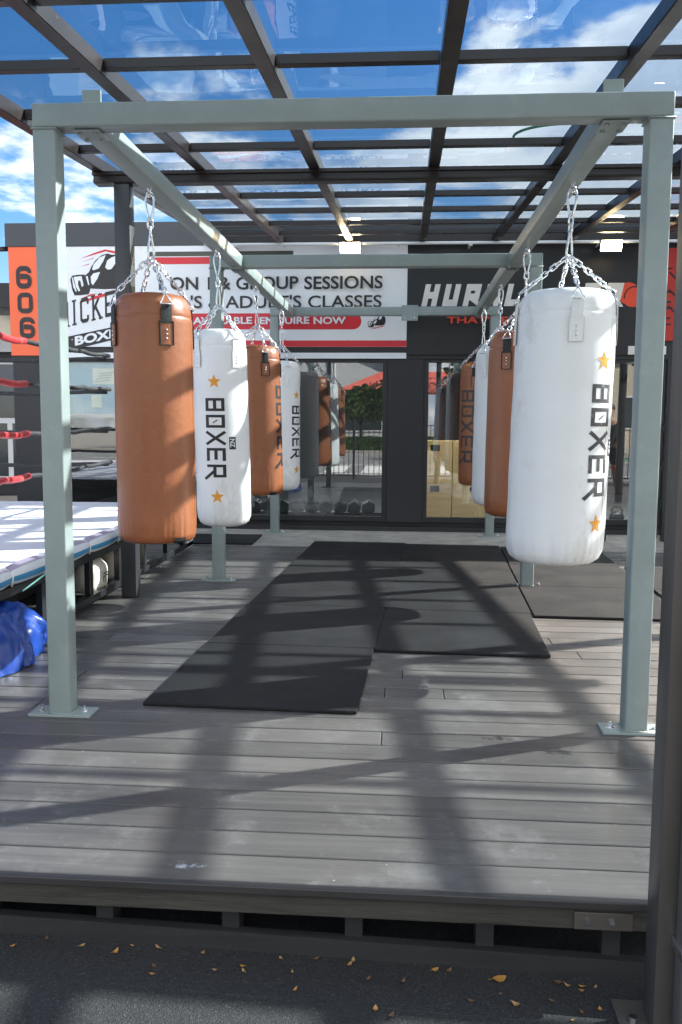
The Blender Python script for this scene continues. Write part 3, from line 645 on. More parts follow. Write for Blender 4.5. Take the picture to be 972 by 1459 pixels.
def punching_bag(x, y, r, zb, zt, kind, lean, strap_deg, logo_deg, label, logo=True, faded=None, logo_z=None, ls=1.):
    th = thing('punching_bag', (x, y, zb), label, 'punching bag', 'punching bags hanging from the steel frame')
    HZ = H-S-.003; h = zt-zb
    bodym = M['leather'] if kind == 'brown' else M['vinyl']
    def sh(v):
        k = HZ-v.z
        return Vector((v.x+lean[0]*k, v.y+lean[1]*k, v.z))
    # body
    prof = [(0, .004), (.35*r, .002), (.62*r, .004), (.80*r, .013), (.91*r, .032), (.975*r, .065), (1.0*r, .11)]
    if kind == 'brown': prof = [(0, .004), (.35*r, .001), (.66*r, .001), (.85*r, .005), (.945*r, .018), (.985*r, .045), (1.0*r, .11)]
    N = 46
    for k in range(1, N): prof.append((r*(1+.004*math.sin(k*.55)*(kind == 'white')-.018*(k/N)**2), .11+(h-.24)*k/N))
    rt_ = r*.982
    prof += [(rt_, h-.128), (rt_*.992, h-.121), (rt_*.975, h-.117), (rt_*.985, h-.111), (rt_*.985, h-.10), (rt_*.96, h-.062), (rt_*.90, h-.032), (rt_*.78, h-.010), (rt_*.55, h-.002), (0, h)]
    ph = random.random()*6
    def wob(rr, z, a):
        f = 1+.006*noise.noise(Vector((math.sin(a)*1.3+ph, math.cos(a)*1.3, z*2.5+ph*3)))*2
        low = max(0, 1-abs(z-.055)/.13); f += .055*low*(.22-abs(noise.noise(Vector((math.sin(a)*5.5, math.cos(a)*5.5, ph+z*2)))))+.02*low*noise.noise(Vector((math.sin(a)*13, math.cos(a)*13, ph)))+.006*low*noise.noise(Vector((math.sin(a)*5, math.cos(a)*5, z*30+ph)))
        top = max(0, 1-abs(z-h+.06)/.09); f += .012*top*math.sin(a*14+ph)*math.sin(a*3)
        f += .005*noise.noise(Vector((math.sin(a)*1.5+ph, math.cos(a)*1.5, z*3)))
        return rr*f
    b = MB(); b.lathe(prof, 144, (x, y, zb), wob)
    b.shear(sh); b.build('body', bodym, th, smooth=True)
    def on(a, z, rr): return Vector((x+rr*math.sin(a), y-rr*math.cos(a), z))
    if kind == 'brown':
        b = MB(); ta = R(strap_deg+14); g0 = None
        for zq, ro in ((.034, .985), (.018, .962), (.006, .90)):
            row = [b.bm.verts.new(on(ta+da, zb+zq, r*ro+.007)) for da in (-.16, -.05, .06, .17)]
            if g0: [b.bm.faces.new((g0[k], g0[k+1], row[k+1], row[k])) for k in range(3)]
            g0 = row
        b.shear(sh); b.build('bottom_tab', M['strapblack'], th)
    # side seam (stitched) and top seam piping
    b = MB(); sa = R(strap_deg+52)
    b.tube([on(sa, zb+.12+(h-.26)*k/30, wob(r*(1-.018*(k/30)**2), .12+(h-.26)*k/30, sa)-.0005) for k in range(31)], .0022, 5)
    b.shear(sh); b.build('seam', M['seambrown'] if kind == 'brown' else M['sack'], th, smooth=True)
    apex = zt+.155 if kind == 'white' else zt+.17
    if apex > HZ-.25: apex = HZ-.25
    # chains + straps
    sm = M['strapblack'] if kind == 'brown' else M['strapwhite']
    for q in range(4):
        a = R(strap_deg)+q*math.pi/2
        zr = zt-.085; rr = r*.985+.012
        b = MB()                                             # webbing over the shoulder
        prf = [(zt-.062, .978*r+.007), (zt-.085, .99*r+.007), (zt-.12, r+.006), (zt-.155, r+.006)]
        hw = .026
        grid = []
        for (z, ra) in prf:
            grid.append([b.bm.verts.new(on(a+s_*hw/r, z, ra+o_)) for o_ in (0, -.004) for s_ in (-1, -.33, .33, 1)])
        for g0, g1 in zip(grid, grid[1:]):
            for k in range(3):
                b.bm.faces.new((g0[k], g0[k+1], g1[k+1], g1[k]))
                b.bm.faces.new((g0[4+k+1], g0[4+k], g1[4+k], g1[4+k+1]))
            b.bm.faces.new((g0[4], g0[0], g1[0], g1[4])); b.bm.faces.new((g0[3], g0[7], g1[7], g1[3]))
        b.shear(sh); stp = b.build('strap', sm, th)
        b = MB()                                             # stitched patch
        pw, z1, z0 = .032, zt-.145, zt-.255
        rb = lambda z: r+.0045
        row = []
        for zq in (z1, z0):
            row.append([b.bm.verts.new(on(a+s_*pw/r, zq, rb(zq)+o_)) for o_ in (0, -.004) for s_ in (-1, -.33, .33, 1)])
        for k in range(3):
            b.bm.faces.new((row[0][k], row[0][k+1], row[1][k+1], row[1][k]))
        b.shear(sh); pt = b.build('patch', bodym, stp)
        b = MB()                                             # patch binding
        e = [on(a-pw/r, z1, rb(0)+.001), on(a+pw/r, z1, rb(0)+.001), on(a+pw/r, z0, rb(0)+.001), on(a-pw/r, z0, rb(0)+.001)]
        if kind == 'brown':
            for i in range(4): b.bar(e[i], e[(i+1) % 4], .007, .004)
        else:
            for i in range(4): b.bar(e[i], e[(i+1) % 4], .0018, .0015)
        b.shear(sh); b.build('binding', sm if kind == 'brown' else M['sack'], stp)
        for k in range(3):
            b = MB(); zq = zt-.185-k*.020; pc = on(a, zq, r+.0045); nn = Vector((math.sin(a), -math.cos(a), 0))
            b.tube([pc, pc+nn*.003, pc+nn*.005], [.0058, .005, .0012], 10)
            b.shear(sh); b.build('rivet', M['rivet'], stp, smooth=True)
        b = MB()                                             # triangular ring
        tv = Vector((math.cos(a), math.sin(a), 0)); top = on(a, zt-.012, .90*r+.010); lo = on(a, zt-.066, .985*r+.013)
        pts = [top, top.lerp(lo+tv*.03, .5), lo+tv*.030, lo, lo-tv*.030, top.lerp(lo-tv*.03, .5)]
        b.tube(pts, .004, 6, closed=True); b.shear(sh); b.build('ring', M['steel'], stp, smooth=True)
        b = MB(); chain_links(b, (x+.010*math.sin(a), y-.010*math.cos(a), apex), top)
        b.shear(sh); b.build('chain', M['steel'], th, smooth=True)
    # hook hardware
    rot = R(random.uniform(-25, 35))
    top1 = HZ-.03; lenc = min(.135, (HZ-apex-.06)*.46)
    b = MB(); b.cyl((x, y, HZ+.002), (x, y, HZ-.012), .013, 8); b.cyl((x, y, HZ), (x, y, HZ-.02), .007, 8)
    b.tube([(x+.013*math.sin(2*math.pi*k/14), y, HZ-.03+.013*math.cos(2*math.pi*k/14)) for k in range(14)], .0045, 6, closed=True)
    b.shear(sh); b.build('eye_bolt', M['steel'], th, smooth='auto')
    z1 = HZ-.032; z2 = z1-lenc
    b = MB(); b.tube(pear((x, y), z1, z2, .058, rot), .0058, 8, closed=True); b.shear(sh); b.build('carabiner', M['steel'], th, smooth=True)
    z4 = apex-.012; z3 = z4+lenc
    b = MB(); 
    zz = z2+.010; n = max(1, round((zz-z3)/.032)); chain_links(b, (x, y, zz), (x, y, z3-.006), pitch=(zz-z3+.006)/max(1, n), wl=.05, ww=.026, r=.0052)
    b.shear(sh); b.build('swivel_link', M['steel'], th, smooth=True)
    pts = pear((x, y), z3, z4, .050, rot+R(60))
    pts = [Vector((p.x, p.y, z3+z4-p.z)) for p in pts]
    b = MB(); b.tube(pts, .0055, 8, closed=True); b.shear(sh); b.build('carabiner', M['steel'], th, smooth=True)
    # print
    if logo:
        la = R(logo_deg); lm = M['black'] if faded is None else faded
        Lz = .525*ls; hgt = .128*ls; zc = logo_z if logo_z is not None else (zb+zt)/2-.03
        def wrap(u, v, k):          # u down the bag, v to the right
            z = zc+Lz/2-u; an = la+(v-hgt/2)/r
            return on(an, z, wob(r*(1-.018*((z-zb-.11)/(h-.24))**2)*(1+.004*math.sin((z-zb-.11)/(h-.24)*N*.55)*(kind == 'white')), z-zb, an)+.0016+.00025*k)
        for L_ in bag_text():
          b = MB()
          for kk, st in enumerate(L_):
            for qd in st:
                # split quads so that they follow the curve
                (ax, ay), (bx, by), (cx_, cy_), (dx, dy) = qd; nn = 6
                def P(s_, t_):
                    X0 = (ax+(bx-ax)*s_); Y0 = ay+(by-ay)*s_; X1 = dx+(cx_-dx)*s_; Y1 = dy+(cy_-dy)*s_
                    return ((X0+(X1-X0)*t_)/4.9*Lz, (Y0+(Y1-Y0)*t_)*hgt)
                for i in range(nn):
                    for j in range(nn):
                        c = [P(i/nn, j/nn), P((i+1)/nn, j/nn), P((i+1)/nn, (j+1)/nn), P(i/nn, (j+1)/nn)]
                        b.bm.faces.new([b.bm.verts.new(wrap(u, v, kk % 6)) for u, v in c])
          b.shear(sh); b.build('letter', lm, th)
        # small badge
        b = MB(); nz = fit_polys(text_polys('NZ', 1, .03), .262, .318, .158, .190)
        qs = [(.25, .152), (.33, .152), (.33, .197), (.25, .197)]
        b.flat([[(x0, y0) for x0, y0 in qs]], lambda u, v, k: wrap(u, v, 1)); b.shear(sh); bd = b.build('badge', lm, th)
        b = MB(); b.flat(nz, lambda u, v, k: wrap(u, v, 6)); b.shear(sh); b.build('badge_text', M['signwhite'] if kind == 'white' else bodym, bd)
        if kind == 'white':
            for zs in (zc+Lz/2+.105, zc-Lz/2-.115):
                b = MB(); sp5 = star_poly(.047); c0 = None
                for i in range(10):
                    (u1, v1), (u2, v2) = sp5[i], sp5[(i+1) % 10]
                    def sw(u, v): return wrap(zc+Lz/2-(zs+v), u+hgt/2, 1)
                    mids = [(0, 0), (u1, v1), (u2, v2)]
                    b.bm.faces.new([b.bm.verts.new(sw(*m_)) for m_ in mids])
                b.shear(sh); b.build('star', M['orange'], th)
    return th
HY = [.8656+1.5168*k for k in range(4)]
punching_bag(-XB, HY[0], .193, .617, 1.825, 'brown', (.010, 0), 35, 165, 'plain brown leather punching bag at the front left with black riveted straps', logo=True)
punching_bag(-XB, HY[1], .180, .515, 1.815, 'white', (.022, .0), 48, -2, 'white punching bag with two gold stars and black BOXER print, second on the left', logo_z=1.10)
punching_bag(-XB, HY[2], .186, .600, 1.840, 'brown', (.022, 0), 28, 84, 'brown punching bag with black print on its right edge, third on the left', faded=M['black'], logo_z=1.17, ls=1.3)
punching_bag(-XB, HY[3], .185, .520, 1.820, 'white', (.0, 0), 27, 61, 'white punching bag farthest back in the left row, nearest the window', logo_z=1.11)
punching_bag(XB, HY[0], .232, .545, 1.835, 'white', (-.02, 0), 2, 41, 'largest punching bag, white with worn black BOXER print, front right', faded=M['greyprint'], logo_z=1.13)
punching_bag(XB, HY[1], .228, .610, 1.805, 'brown', (-.004, 0), 55, 160, 'brown punching bag half hidden behind the large white bag, second on the right', ls=1.35)
punching_bag(XB, HY[2], .192, .530, 1.835, 'white', (-.004, 0), 45, 150, 'white punching bag squeezed between two brown ones in the right row')
punching_bag(XB, HY[3], .222, .592, 1.815, 'brown', (-.0, 0), 65, -46, 'brown punching bag farthest back on the right, with dark faded BOXER print', faded=M['darkprint'], logo_z=1.17, ls=1.38)

# ------------------------------------------------------------------ canopy
can = thing('canopy', (0, 2.45, 0), 'dark brown pergola canopy with tinted sheets sloping up to the building', 'canopy')
Z0, SL = 2.84, .0755
zr = lambda y: Z0+SL*(y-2.449)
YF, YE = -1.42, 6.15
RX = [-1.79, -1.11, -.365, .403, 1.172, 1.945, 2.715, 3.485, 4.25, 5.02]
for i, x in enumerate(RX):
    b = MB(); b.bar((x, YF, zr(YF)+.039), (x, YE, zr(YE)+.039), .070, .076, bev=.004)
    b.build('rafter', M['brown'], can)
PY = [-1.0, -.25, .48, 1.22, 2.0, 2.82, 3.62, 4.35, 5.08, 5.75]
for y in PY:
    b = MB()
    for x0, x1 in zip(RX, RX[1:]): b.box(x0+.037, x1-.037, y-.024, y+.024, zr(y)+.030, zr(y)+.072, bev=.003)
    b.build('purlin', M['brown'], can)
b = MB(); b.box(RX[0]-.05, RX[-1]+.05, YF-.06, YF-.001, zr(YF)-.03, zr(YF)+.13, bev=.005); b.build('front_gutter', M['brown'], can)
b = MB(); b.box(RX[0]-.03, RX[-1]+.03, YE+.001, YE+.05, zr(YE)-.005, zr(YE)+.13, bev=.004); b.build('wall_plate', M['brown'], can)
for x0, x1 in zip(RX, RX[1:]):
    b = MB(); nx, ny = 3, 44
    vs_ = [[b.bm.verts.new((x0+(x1-x0)*i/nx, YF-.02+(YE+.03-YF)*j/ny, zr(YF-.02+(YE+.03-YF)*j/ny)+.084+.0025*math.sin(j*1.7+x0*5)*math.sin(math.pi*i/nx))) for i in range(nx+1)] for j in range(ny+1)]
    for j in range(ny):
        for i in range(nx): b.bm.faces.new((vs_[j][i], vs_[j][i+1], vs_[j+1][i+1], vs_[j+1][i]))
    b.build('roof_sheet', M['roof'], can, smooth=True)
b = MB(); b.box(-1.825, RX[-1]+.05, 2.40, 2.50, 2.763, 2.8385, bev=.006); b.box(-1.83, RX[-1]+.055, 2.385, 2.515, 2.812, 2.8375, bev=.004); b.box(-1.823, RX[-1]+.05, 2.388, 2.40, 2.766, 2.785, bev=.003)
b.build('beam', M['brown'], can)
b = MB(); b.box(-1.69, -1.585, 2.40, 2.50, .001, 2.762, bev=.006); b.build('post', M['olive'], can, smooth='auto')
b = MB(); b.box(3.5, 3.6, 2.40, 2.50, .001, 2.762, bev=.006); b.build('post', M['olive'], can, smooth='auto')
# front right post with its downpipe
b = MB(); b.box(.846, .936, -1.40, -1.31, GZ-.03, zr(-1.35)-.032, bev=.006); fp = b.build('post', M['fgpost'], can, smooth='auto')
b = MB(); b.box(.775, .985, -1.425, -1.285, gz(.88)-.004, gz(.88)+.010, bev=.002); b.build('base_plate', M['fgpost'], fp)
b = MB(); b.cyl((.808, -1.37, gz(.88)+.010), (.808, -1.37, gz(.88)+.026), .011, 6); b.build('bolt', M['steel'], fp)
b = MB(); b.box(.884, .956, -1.476, -1.402, GZ+.02, zr(-1.45)-.05, bev=.018, seg=4); dp = b.build('downpipe', M['pipe'], can, smooth='auto')
for z in (.0, 1.9):
    b = MB(); b.box(.879, .961, -1.480, -1.4015, z, z+.022, bev=.002); b.build('clip', M['steel'], dp)
b = MB(); b.box(.8815, .9585, -1.4785, -1.4015, 1.05, 1.10, bev=.004); b.build('tape', M['white'], dp)
b = MB(); b.box(-2.6, -2.51, -1.40, -1.31, GZ, zr(-1.35)-.032, bev=.006); b.build('post', M['fgpost'], can, smooth='auto')
# hoop of green hose lying on the roof
b = MB(); hs = []
for k in range(40):
    a_ = 2*math.pi*k/40; xx, yy = 1.13+.27*math.cos(a_), 2.05+.26*math.sin(a_); hs.append((xx, yy, zr(yy)+.100))
b.tube(hs, .008, 6, closed=True); tag(b.build('hose_hoop', M['green'], None, smooth=True), 'thin green hoop of hose lying on top of the tinted roof', 'hose')

# ------------------------------------------------------------------ building
FY = 6.33
gym = thing('gym_building', (0, FY, 0), 'charcoal shopfront building with big black framed windows', 'building')
b = MB(); b.box(-4.24, 9, FY-.03, FY+.3, 3.137, 3.39); b.build('parapet', M['parapet'], gym)
b = MB(); b.box(-4.215, 9, FY, FY+.2, 1.905, 3.136); b.build('fascia', M['wallblack'], gym)
b = MB(); b.box(-4.20, 9, FY+.06, FY+.16, -.2, .10); b.box(-4.2, 9, FY-.03, FY+.06, -.2, .055); b.build('plinth', M['wallblack'], gym)
for x0, x1 in ((-4.205, -3.66), (-1.99, -1.86), (.045, .44), (3.05, 3.5)):
    b = MB(); b.box(x0, x1, FY-.002, FY+.2, .10, 1.904, bev=.004); b.build('pillar', M['wallblack'], gym)
wins = [(-3.66, -1.99), (-1.86, .045), (.44, 1.86), (1.86, 3.05), (3.5, 5.5)]
for x0, x1 in wins:
    f = MB(); t_ = .055
    f.box(x0, x0+t_, FY+.02, FY+.09, .10, 1.904, bev=.004); f.box(x1-t_, x1, FY+.02, FY+.09, .10, 1.904, bev=.004)
    f.box(x0+t_, x1-t_, FY+.021, FY+.089, .10, .16, bev=.004); f.box(x0+t_, x1-t_, FY+.021, FY+.089, 1.87, 1.904, bev=.004)
    fr = f.build('window', M['frame'], gym)
    p = MB(); p.box(x0+t_, x1-t_, FY+.052, FY+.058, .16, 1.87); p.build('pane', M['glass'], fr)
b = MB(); b.box(-4.2, 9, FY+.2, 11, 3.0, 3.12); b.build('roof', M['interior'], gym)
b = MB(); b.box(-4.2, -4.1, FY+.2, 11, -.1, 3.0); b.box(8.9, 9, FY+.2, 11, -.1, 3.0); b.box(-4.1, 8.9, 10.9, 11, -.1, 3.0); b.build('wall', M['interior'], gym)
b = MB(); b.box(-4.2, 9, FY+.16, 11, -.1, .08); b.build('interior_floor', M['intfloor'], gym)
b = MB(); b.box(-1.75, 5, 6.02, 6.05, 3.072, 3.100, bev=.008, seg=3)
for x in (-1.6, -.42, .9, 2.25, 3.8): b.box(x-.012, x+.012, 6.051, FY-.0235, 3.078, 3.094); b.box(x-.02, x+.02, 6.01, 6.06, 3.055, 3.071)
tag(b.build('conduit_pipe', M['white'], None), 'thin white pipe running along the wall under the canopy', 'pipe')

# signs --------------------------------------------------------------
SY = FY-.022
def sx_(px): return -3.586+(px-90)*.007836
def sz_(px, py): return 3.133-.00771*(py-352)-.00005*(px-90)
def sf(off=.0):
    return lambda u, v, k: Vector((u, SY-.002-off-.0002*k, v))
def pxp(P, z=None):     # photo pixels -> plane coordinates
    return [[(sx_(px), sz_(px, py)) for px, py in q] for q in P]
ws = thing('white_gym_sign', (-1.7, SY, 2.04), 'long white boxing gym sign with a glove logo and red stripes', 'sign')
b = MB(); b.box(-3.60, .246, SY, FY-.001, 2.035, 3.134, bev=.003); b.build('panel', M['signwhite'], ws)
b = MB(); b.flat([[(-2.62, 2.035+.002), (.244, 2.037), (.244, 2.105), (-2.62, 2.105)]], sf()); b.build('red_stripe', M['signred'], ws)
b = MB(); b.flat([[(-2.60, 2.935), (.244, 2.935), (.244, 3.01), (-2.60, 3.01)]], sf()); b.build('red_stripe', M['signred'], ws)
b = MB(); b.flat([[(-2.60, 3.02), (-1.0, 3.02), (-1.0, 3.07), (-2.60, 3.07)]], sf()); b.build('dark_stripe', M['olivebar'], ws)
def line(txt, x0, x1, z0, z1, m, par, bold=.012, off=.001):
    """one mesh per word, set side by side on the sign"""
    full = text_polys(txt, 1, bold); xs = [p[0] for q in full for p in q]; A0, A1 = min(xs), max(xs)
    ys = [p[1] for q in full for p in q]; B0, B1 = min(ys), max(ys); words_ = []
    comps = sorted(full, key=lambda q: min(p[0] for p in q)); end = None
    for q in comps:
        a_, e_ = min(p[0] for p in q), max(p[0] for p in q)
        if end is None or a_-end > .16: words_.append([])
        words_[-1].append(q); end = e_ if end is None else max(end, e_)
    for W_ in words_:
        b = MB(); b.flat([[(x0+(x-A0)/(A1-A0)*(x1-x0), z0+(y-B0)/(B1-B0)*(z1-z0)) for x, y in q] for q in W_], sf(off)); b.build('word', m, par)
line('1 ON 1 & GROUP SESSIONS', -2.50, -.02, 2.655, 2.795, M['signtext'], ws, bold=.02)
line('KID\'S & ADULT\'S CLASSES', -2.50, -.03, 2.455, 2.595, M['signtext'], ws)
# red pill
b = MB(); x0, x1, z0, z1 = -2.25, -.25, 2.225, 2.40; rr = (z1-z0)/2; P = []
for k in range(13): a_ = -math.pi/2+math.pi*k/12; P.append((x1-rr+rr*math.cos(a_), (z0+z1)/2+rr*math.sin(a_)))
for k in range(13): a_ = math.pi/2+math.pi*k/12; P.append((x0+rr+rr*math.cos(a_), (z0+z1)/2+rr*math.sin(a_)))
b.flat([P], sf(.0005)); b.build('red_pill', M['signred'], ws)
line('AVAILABLE  ENQUIRE NOW', -2.12, -.42, 2.268, 2.36, M['signwhite'], ws, bold=.03, off=.0015)
# glove emblem, traced in zoomed pixels of the sign
def zg(P): return [[(80+a/8.1, 340+c/8.1) for a, c in q] for q in P]
glove_black = [[(165, 470), (185, 430), (250, 418), (320, 415), (345, 422), (385, 390), (420, 320), (470, 250), (540, 195), (610, 175), (660, 190), (720, 188), (790, 225), (835, 300), (845, 420), (810, 530), (705, 578), (560, 583), (440, 578), (400, 575), (395, 600), (380, 640), (290, 652), (210, 655), (185, 590)]]
glove_white = [[(425, 360), (445, 300), (515, 222), (590, 192), (560, 262), (505, 345), (445, 366)], [(580, 335), (605, 255), (655, 222), (700, 205), (700, 290), (655, 352), (610, 360)], [(408, 440), (440, 402), (520, 385), (485, 465), (430, 540), (412, 510)],
               [(205, 445), (300, 432), (322, 540), (300, 560), (285, 490), (262, 480), (255, 530), (280, 600), (262, 610), (232, 560)], [(185, 450), (195, 448), (240, 610), (228, 612), (200, 560)], [(350, 440), (372, 430), (390, 530), (378, 540)], [(405, 578), (440, 592), (560, 600), (690, 585), (690, 592), (560, 608), (430, 604)]]
glove_red = [[(290, 235), (450, 170), (580, 128), (640, 138), (705, 152), (760, 165), (705, 176), (590, 150), (460, 186)], [(300, 275), (455, 220), (440, 233)], [(285, 325), (400, 288), (390, 300)], [(260, 702), (400, 640), (490, 630), (385, 664)], [(250, 746), (450, 665), (710, 592), (800, 570), (800, 592), (710, 622), (480, 690)]]
fx = lambda P: pxp(zg(P))
b = MB(); b.flat(fx(glove_black), sf(.0005)); em = b.build('glove_emblem', M['signtext'], ws)
b = MB(); b.flat(fx(glove_white), sf(.002)); b.build('highlight', M['signwhite'], em)
b = MB(); b.flat(fx(glove_red), sf(.001)); b.build('speed_line', M['signred'], em)
# small copy of the glove at the end of the pill
sm_ = lambda P: [[(-.18+(u+3.5)*.30, 2.335+(v-2.9)*.30) for u, v in q] for q in fx(P)]
b = MB(); b.flat(sm_(glove_black), sf(.0005)); em = b.build('glove_emblem', M['signtext'], ws)
b = MB(); b.flat(sm_(glove_white), sf(.002)); b.build('highlight', M['signwhite'], em)
b = MB(); b.flat(sm_(glove_red[3:]), sf(.001)); b.build('speed_line', M['signred'], em)
# slab lettering rising to the right
b = MB(); xz = 0
def rise(u, v, k):
    X = -3.665+u*.198; return Vector((X, SY-.003-.0002*(k % 12), 2.215+v*.275+(X+3.72)*.235))
for ch, wd in (('M', 1.0), ('I', .5), ('C', .8), ('K', .84), ('E', .9), ('Y', .8)):
    for st in glyph(ch, .15):
        b.k += 1; kk = b.k
        for q in st: b.bm.faces.new([b.bm.verts.new(rise((u*.72+xz), v, kk)) for u, v in q])
    sers = {'M': [(.07, 0), (.83, 0)], 'I': [(.2, 0), (.2, 1)], 'K': [(.08, 0), (.08, 1), (.64, 1), (.66, 0)], 'E': [], 'C': [], 'Y': [(0, 1), (.72, 1), (.36, 0)]}[ch]
    for (u, v) in sers:
        b.k += 1; kk = b.k
        vv = .03 if v == 0 else .97
        b.bm.faces.new([b.bm.verts.new(rise(xz+(u+du)*.72, vv+dv_, kk)) for du, dv_ in ((-.17, -.035), (.17, -.035), (.17, .035), (-.17, .035))])
    xz += wd*.72+.13
b.build('lettering', M['signtext'], ws)
b = MB(); b.flat([[(sx_(84), sz_(84, 482)), (sx_(205), sz_(205, 456)), (sx_(205), sz_(205, 473)), (sx_(84), sz_(84, 503))]], sf(.0005)); bd = b.build('black_band', M['signtext'], ws)
b = MB()
for q in fit_polys(text_polys('BOXING', 1, .04), 0, 1, 0, 1):
    b.flat([[(sx_(105+u*92), sz_(105+u*92, 493-u*19-v*13.5)) for u, v in q]], lambda u, v, k: Vector((u, SY-.0045, v)))
b.build('lettering', M['signwhite'], bd)
for xx in (-3.5, -2.7, -1.9, -1.1, -.4, .15):
    for zz_ in (2.115, 3.112):
        b = MB(); b.tube([(xx, SY-.0005, zz_), (xx, SY-.004, zz_)], [.008, .005], 8); b.build('screw', M['steel'], ws)
# header strip below the sign
b = MB(); b.box(-3.6, .245, FY-.02, FY-.001, 1.908, 1.972, bev=.003); tag(b.build('header_strip', M['signwhite'], None), 'narrow white strip over the left windows, below the white sign', 'trim strip')

# 606 panel
ns = thing('number_sign', (-3.95, SY, 1.94), 'tall orange panel with the black number 606 at the building corner', 'sign')
b = MB(); b.box(-4.212, -3.68, SY, FY-.001, 1.937, 3.134, bev=.003); b.build('panel', M['signorange'], ns)
def arc(cx, cy, rx, ry, a0, a1, n=10): return [(cx+rx*math.cos(R(a0+(a1-a0)*k/n)), cy+ry*math.sin(R(a0+(a1-a0)*k/n))) for k in range(n+1)]
def digit(ch):
    if ch == '0': return [strip(arc(.62, .72, .25, .2, 0, 90)+arc(.38, .72, .25, .2, 90, 180)+arc(.38, .28, .25, .2, 180, 270)+arc(.62, .28, .25, .2, 270, 360), .24, True)]
    return [strip(arc(.60, .72, .27, .2, -5, 90)+arc(.40, .72, .27, .2, 90, 180)+arc(.40, .28, .27, .2, 180, 270)+arc(.60, .28, .27, .2, 270, 360)+arc(.60, .38, .27, .16, 0, 90)+[(.3, .54)], .24)]
for ch, ya, yb_, xa in (('6', 378, 412, 21), ('0', 416, 447, 22), ('6', 451, 483, 24)):
    b = MB()
    for st in digit(ch):
        for q in st: b.flat([[(sx_(xa+u*23), sz_(xa, yb_)+(.05+v*.88)*(yb_-ya)*.0077) for u, v in q]], sf(.001))
    b.build('digit', M['signtext'], ns)

# black sign on the right
bs = thing('black_shop_sign', (1.5, SY, 1.95), 'wide black shop sign with slanted white lettering and a red emblem', 'sign')
b = MB(); b.box(.250, 2.86, SY, FY-.001, 1.95, 3.12, bev=.003); b.build('panel', M['signblack'], bs)
def tech(txt, x0, z0, hh, pitch, m, w=.74, t=.30, shear_=.22):
    b = MB()
    for i, ch in enumerate(txt):
        if ch == ' ': continue
        for st in glyph(ch, t):
            b.k += 1; kk = b.k
            for q in st: b.bm.faces.new([b.bm.verts.new(Vector((x0+i*pitch+(u*w/.83+max(0, v)*shear_)*hh*.92, SY-.003-.0003*(kk % 8), z0+max(v, 0)*hh))) for u, v in q])
    b.build('lettering', m, bs)
tech('HURAL', .40, 2.47, .235, .222, M['signwhitetext'])
tech('ER', 2.10, 2.46, .25, .235, M['signwhitetext'])
b = MB(); b.flat(fit_polys(text_polys("THAT'S E", 1, .02), .68, 1.34, 2.285, 2.36), sf(.001)); b.build('tagline', M['logored'], bs)
b = MB(); b.flat([[(2.60+.115*math.cos(2*math.pi*k/24)+i*.05, 2.60-.03*i+.115*math.sin(2*math.pi*k/24)) for k in range(24)] for i in range(2)], sf(.001)); em = b.build('round_emblem', M['logored'], bs)
b = MB()
for q in strip(arc(2.665, 2.565, .105, .105, 60, 190, 14), .012): b.flat([q], sf(.004))
b.build('emblem_line', M['signtext'], em)
b = MB(); b.box(2.62, 3.02, FY-.03, FY-.023, 1.955, 2.045, bev=.002); sg2 = b.build('white_strip', M['signwhitetext'], bs)
b = MB(); b.flat(fit_polys(text_polys('1', 1, .03), 2.93, 2.97, 1.975, 2.03), lambda u, v, k: Vector((u, FY-.0325, v))); b.build('strip_text', M['signtext'], sg2)
rb_ = thing('red_banner', (3.1, SY, 2.1), 'tall red banner with black brush strokes beside the black sign', 'banner')
b = MB(); b.box(2.91, 3.30, SY-.002, FY-.001, 2.10, 3.07, bev=.003); b.build('cloth', M['bannerred'], rb_)
b = MB()
for (zc, kind) in ((2.80, 0), (2.62, 1), (2.45, 2), (2.28, 3)):
    ss = [[(2.95, zc+.05), (3.05, zc+.06)], [(2.97, zc+.07), (2.99, zc-.05)], [(3.02, zc+.02), (3.1, zc-.06)], [(2.94, zc-.01), (3.06, zc-.005)]]
    for q in [ss[k] for k in ((0, 1, 2), (1, 2, 3), (0, 2, 3), (0, 1, 3))[kind]]:
        for z_ in strip(q, .018): b.flat([z_], lambda u, v, k: Vector((u, SY-.004-.0002*(k % 12), v)))
b.build('brush_stroke', M['signtext'], rb_)

# floodlights
def flood(x, label):
    t_ = thing('floodlight', (x, FY-.25, 3.06), label, 'floodlight', 'lit floodlights under the canopy')
    rot = Matrix.Rotation(R(28), 4, 'X')
    b = MB(); b.box(x-.115, x+.115, FY-.31, FY-.27, 2.99, 3.11, bev=.008, rot=rot); b.build('housing', M['frame'], t_)
    b = MB(); b.box(x-.105, x+.105, FY-.3215, FY-.3115, 2.985, 3.095, bev=.004, rot=rot); b.build('lens', M['lamp'], t_)
    b = MB(); b.bar((x-.08, FY-.27, 3.05), (x-.08, FY-.023, 3.08), .02, .012); b.bar((x+.08, FY-.27, 3.05), (x+.08, FY-.023, 3.08), .02, .012); b.build('bracket', M['frame'], t_)
    return t_
flood(-.36, 'lit warm floodlight above the white sign'); flood(2.34, 'lit warm floodlight above the black sign')
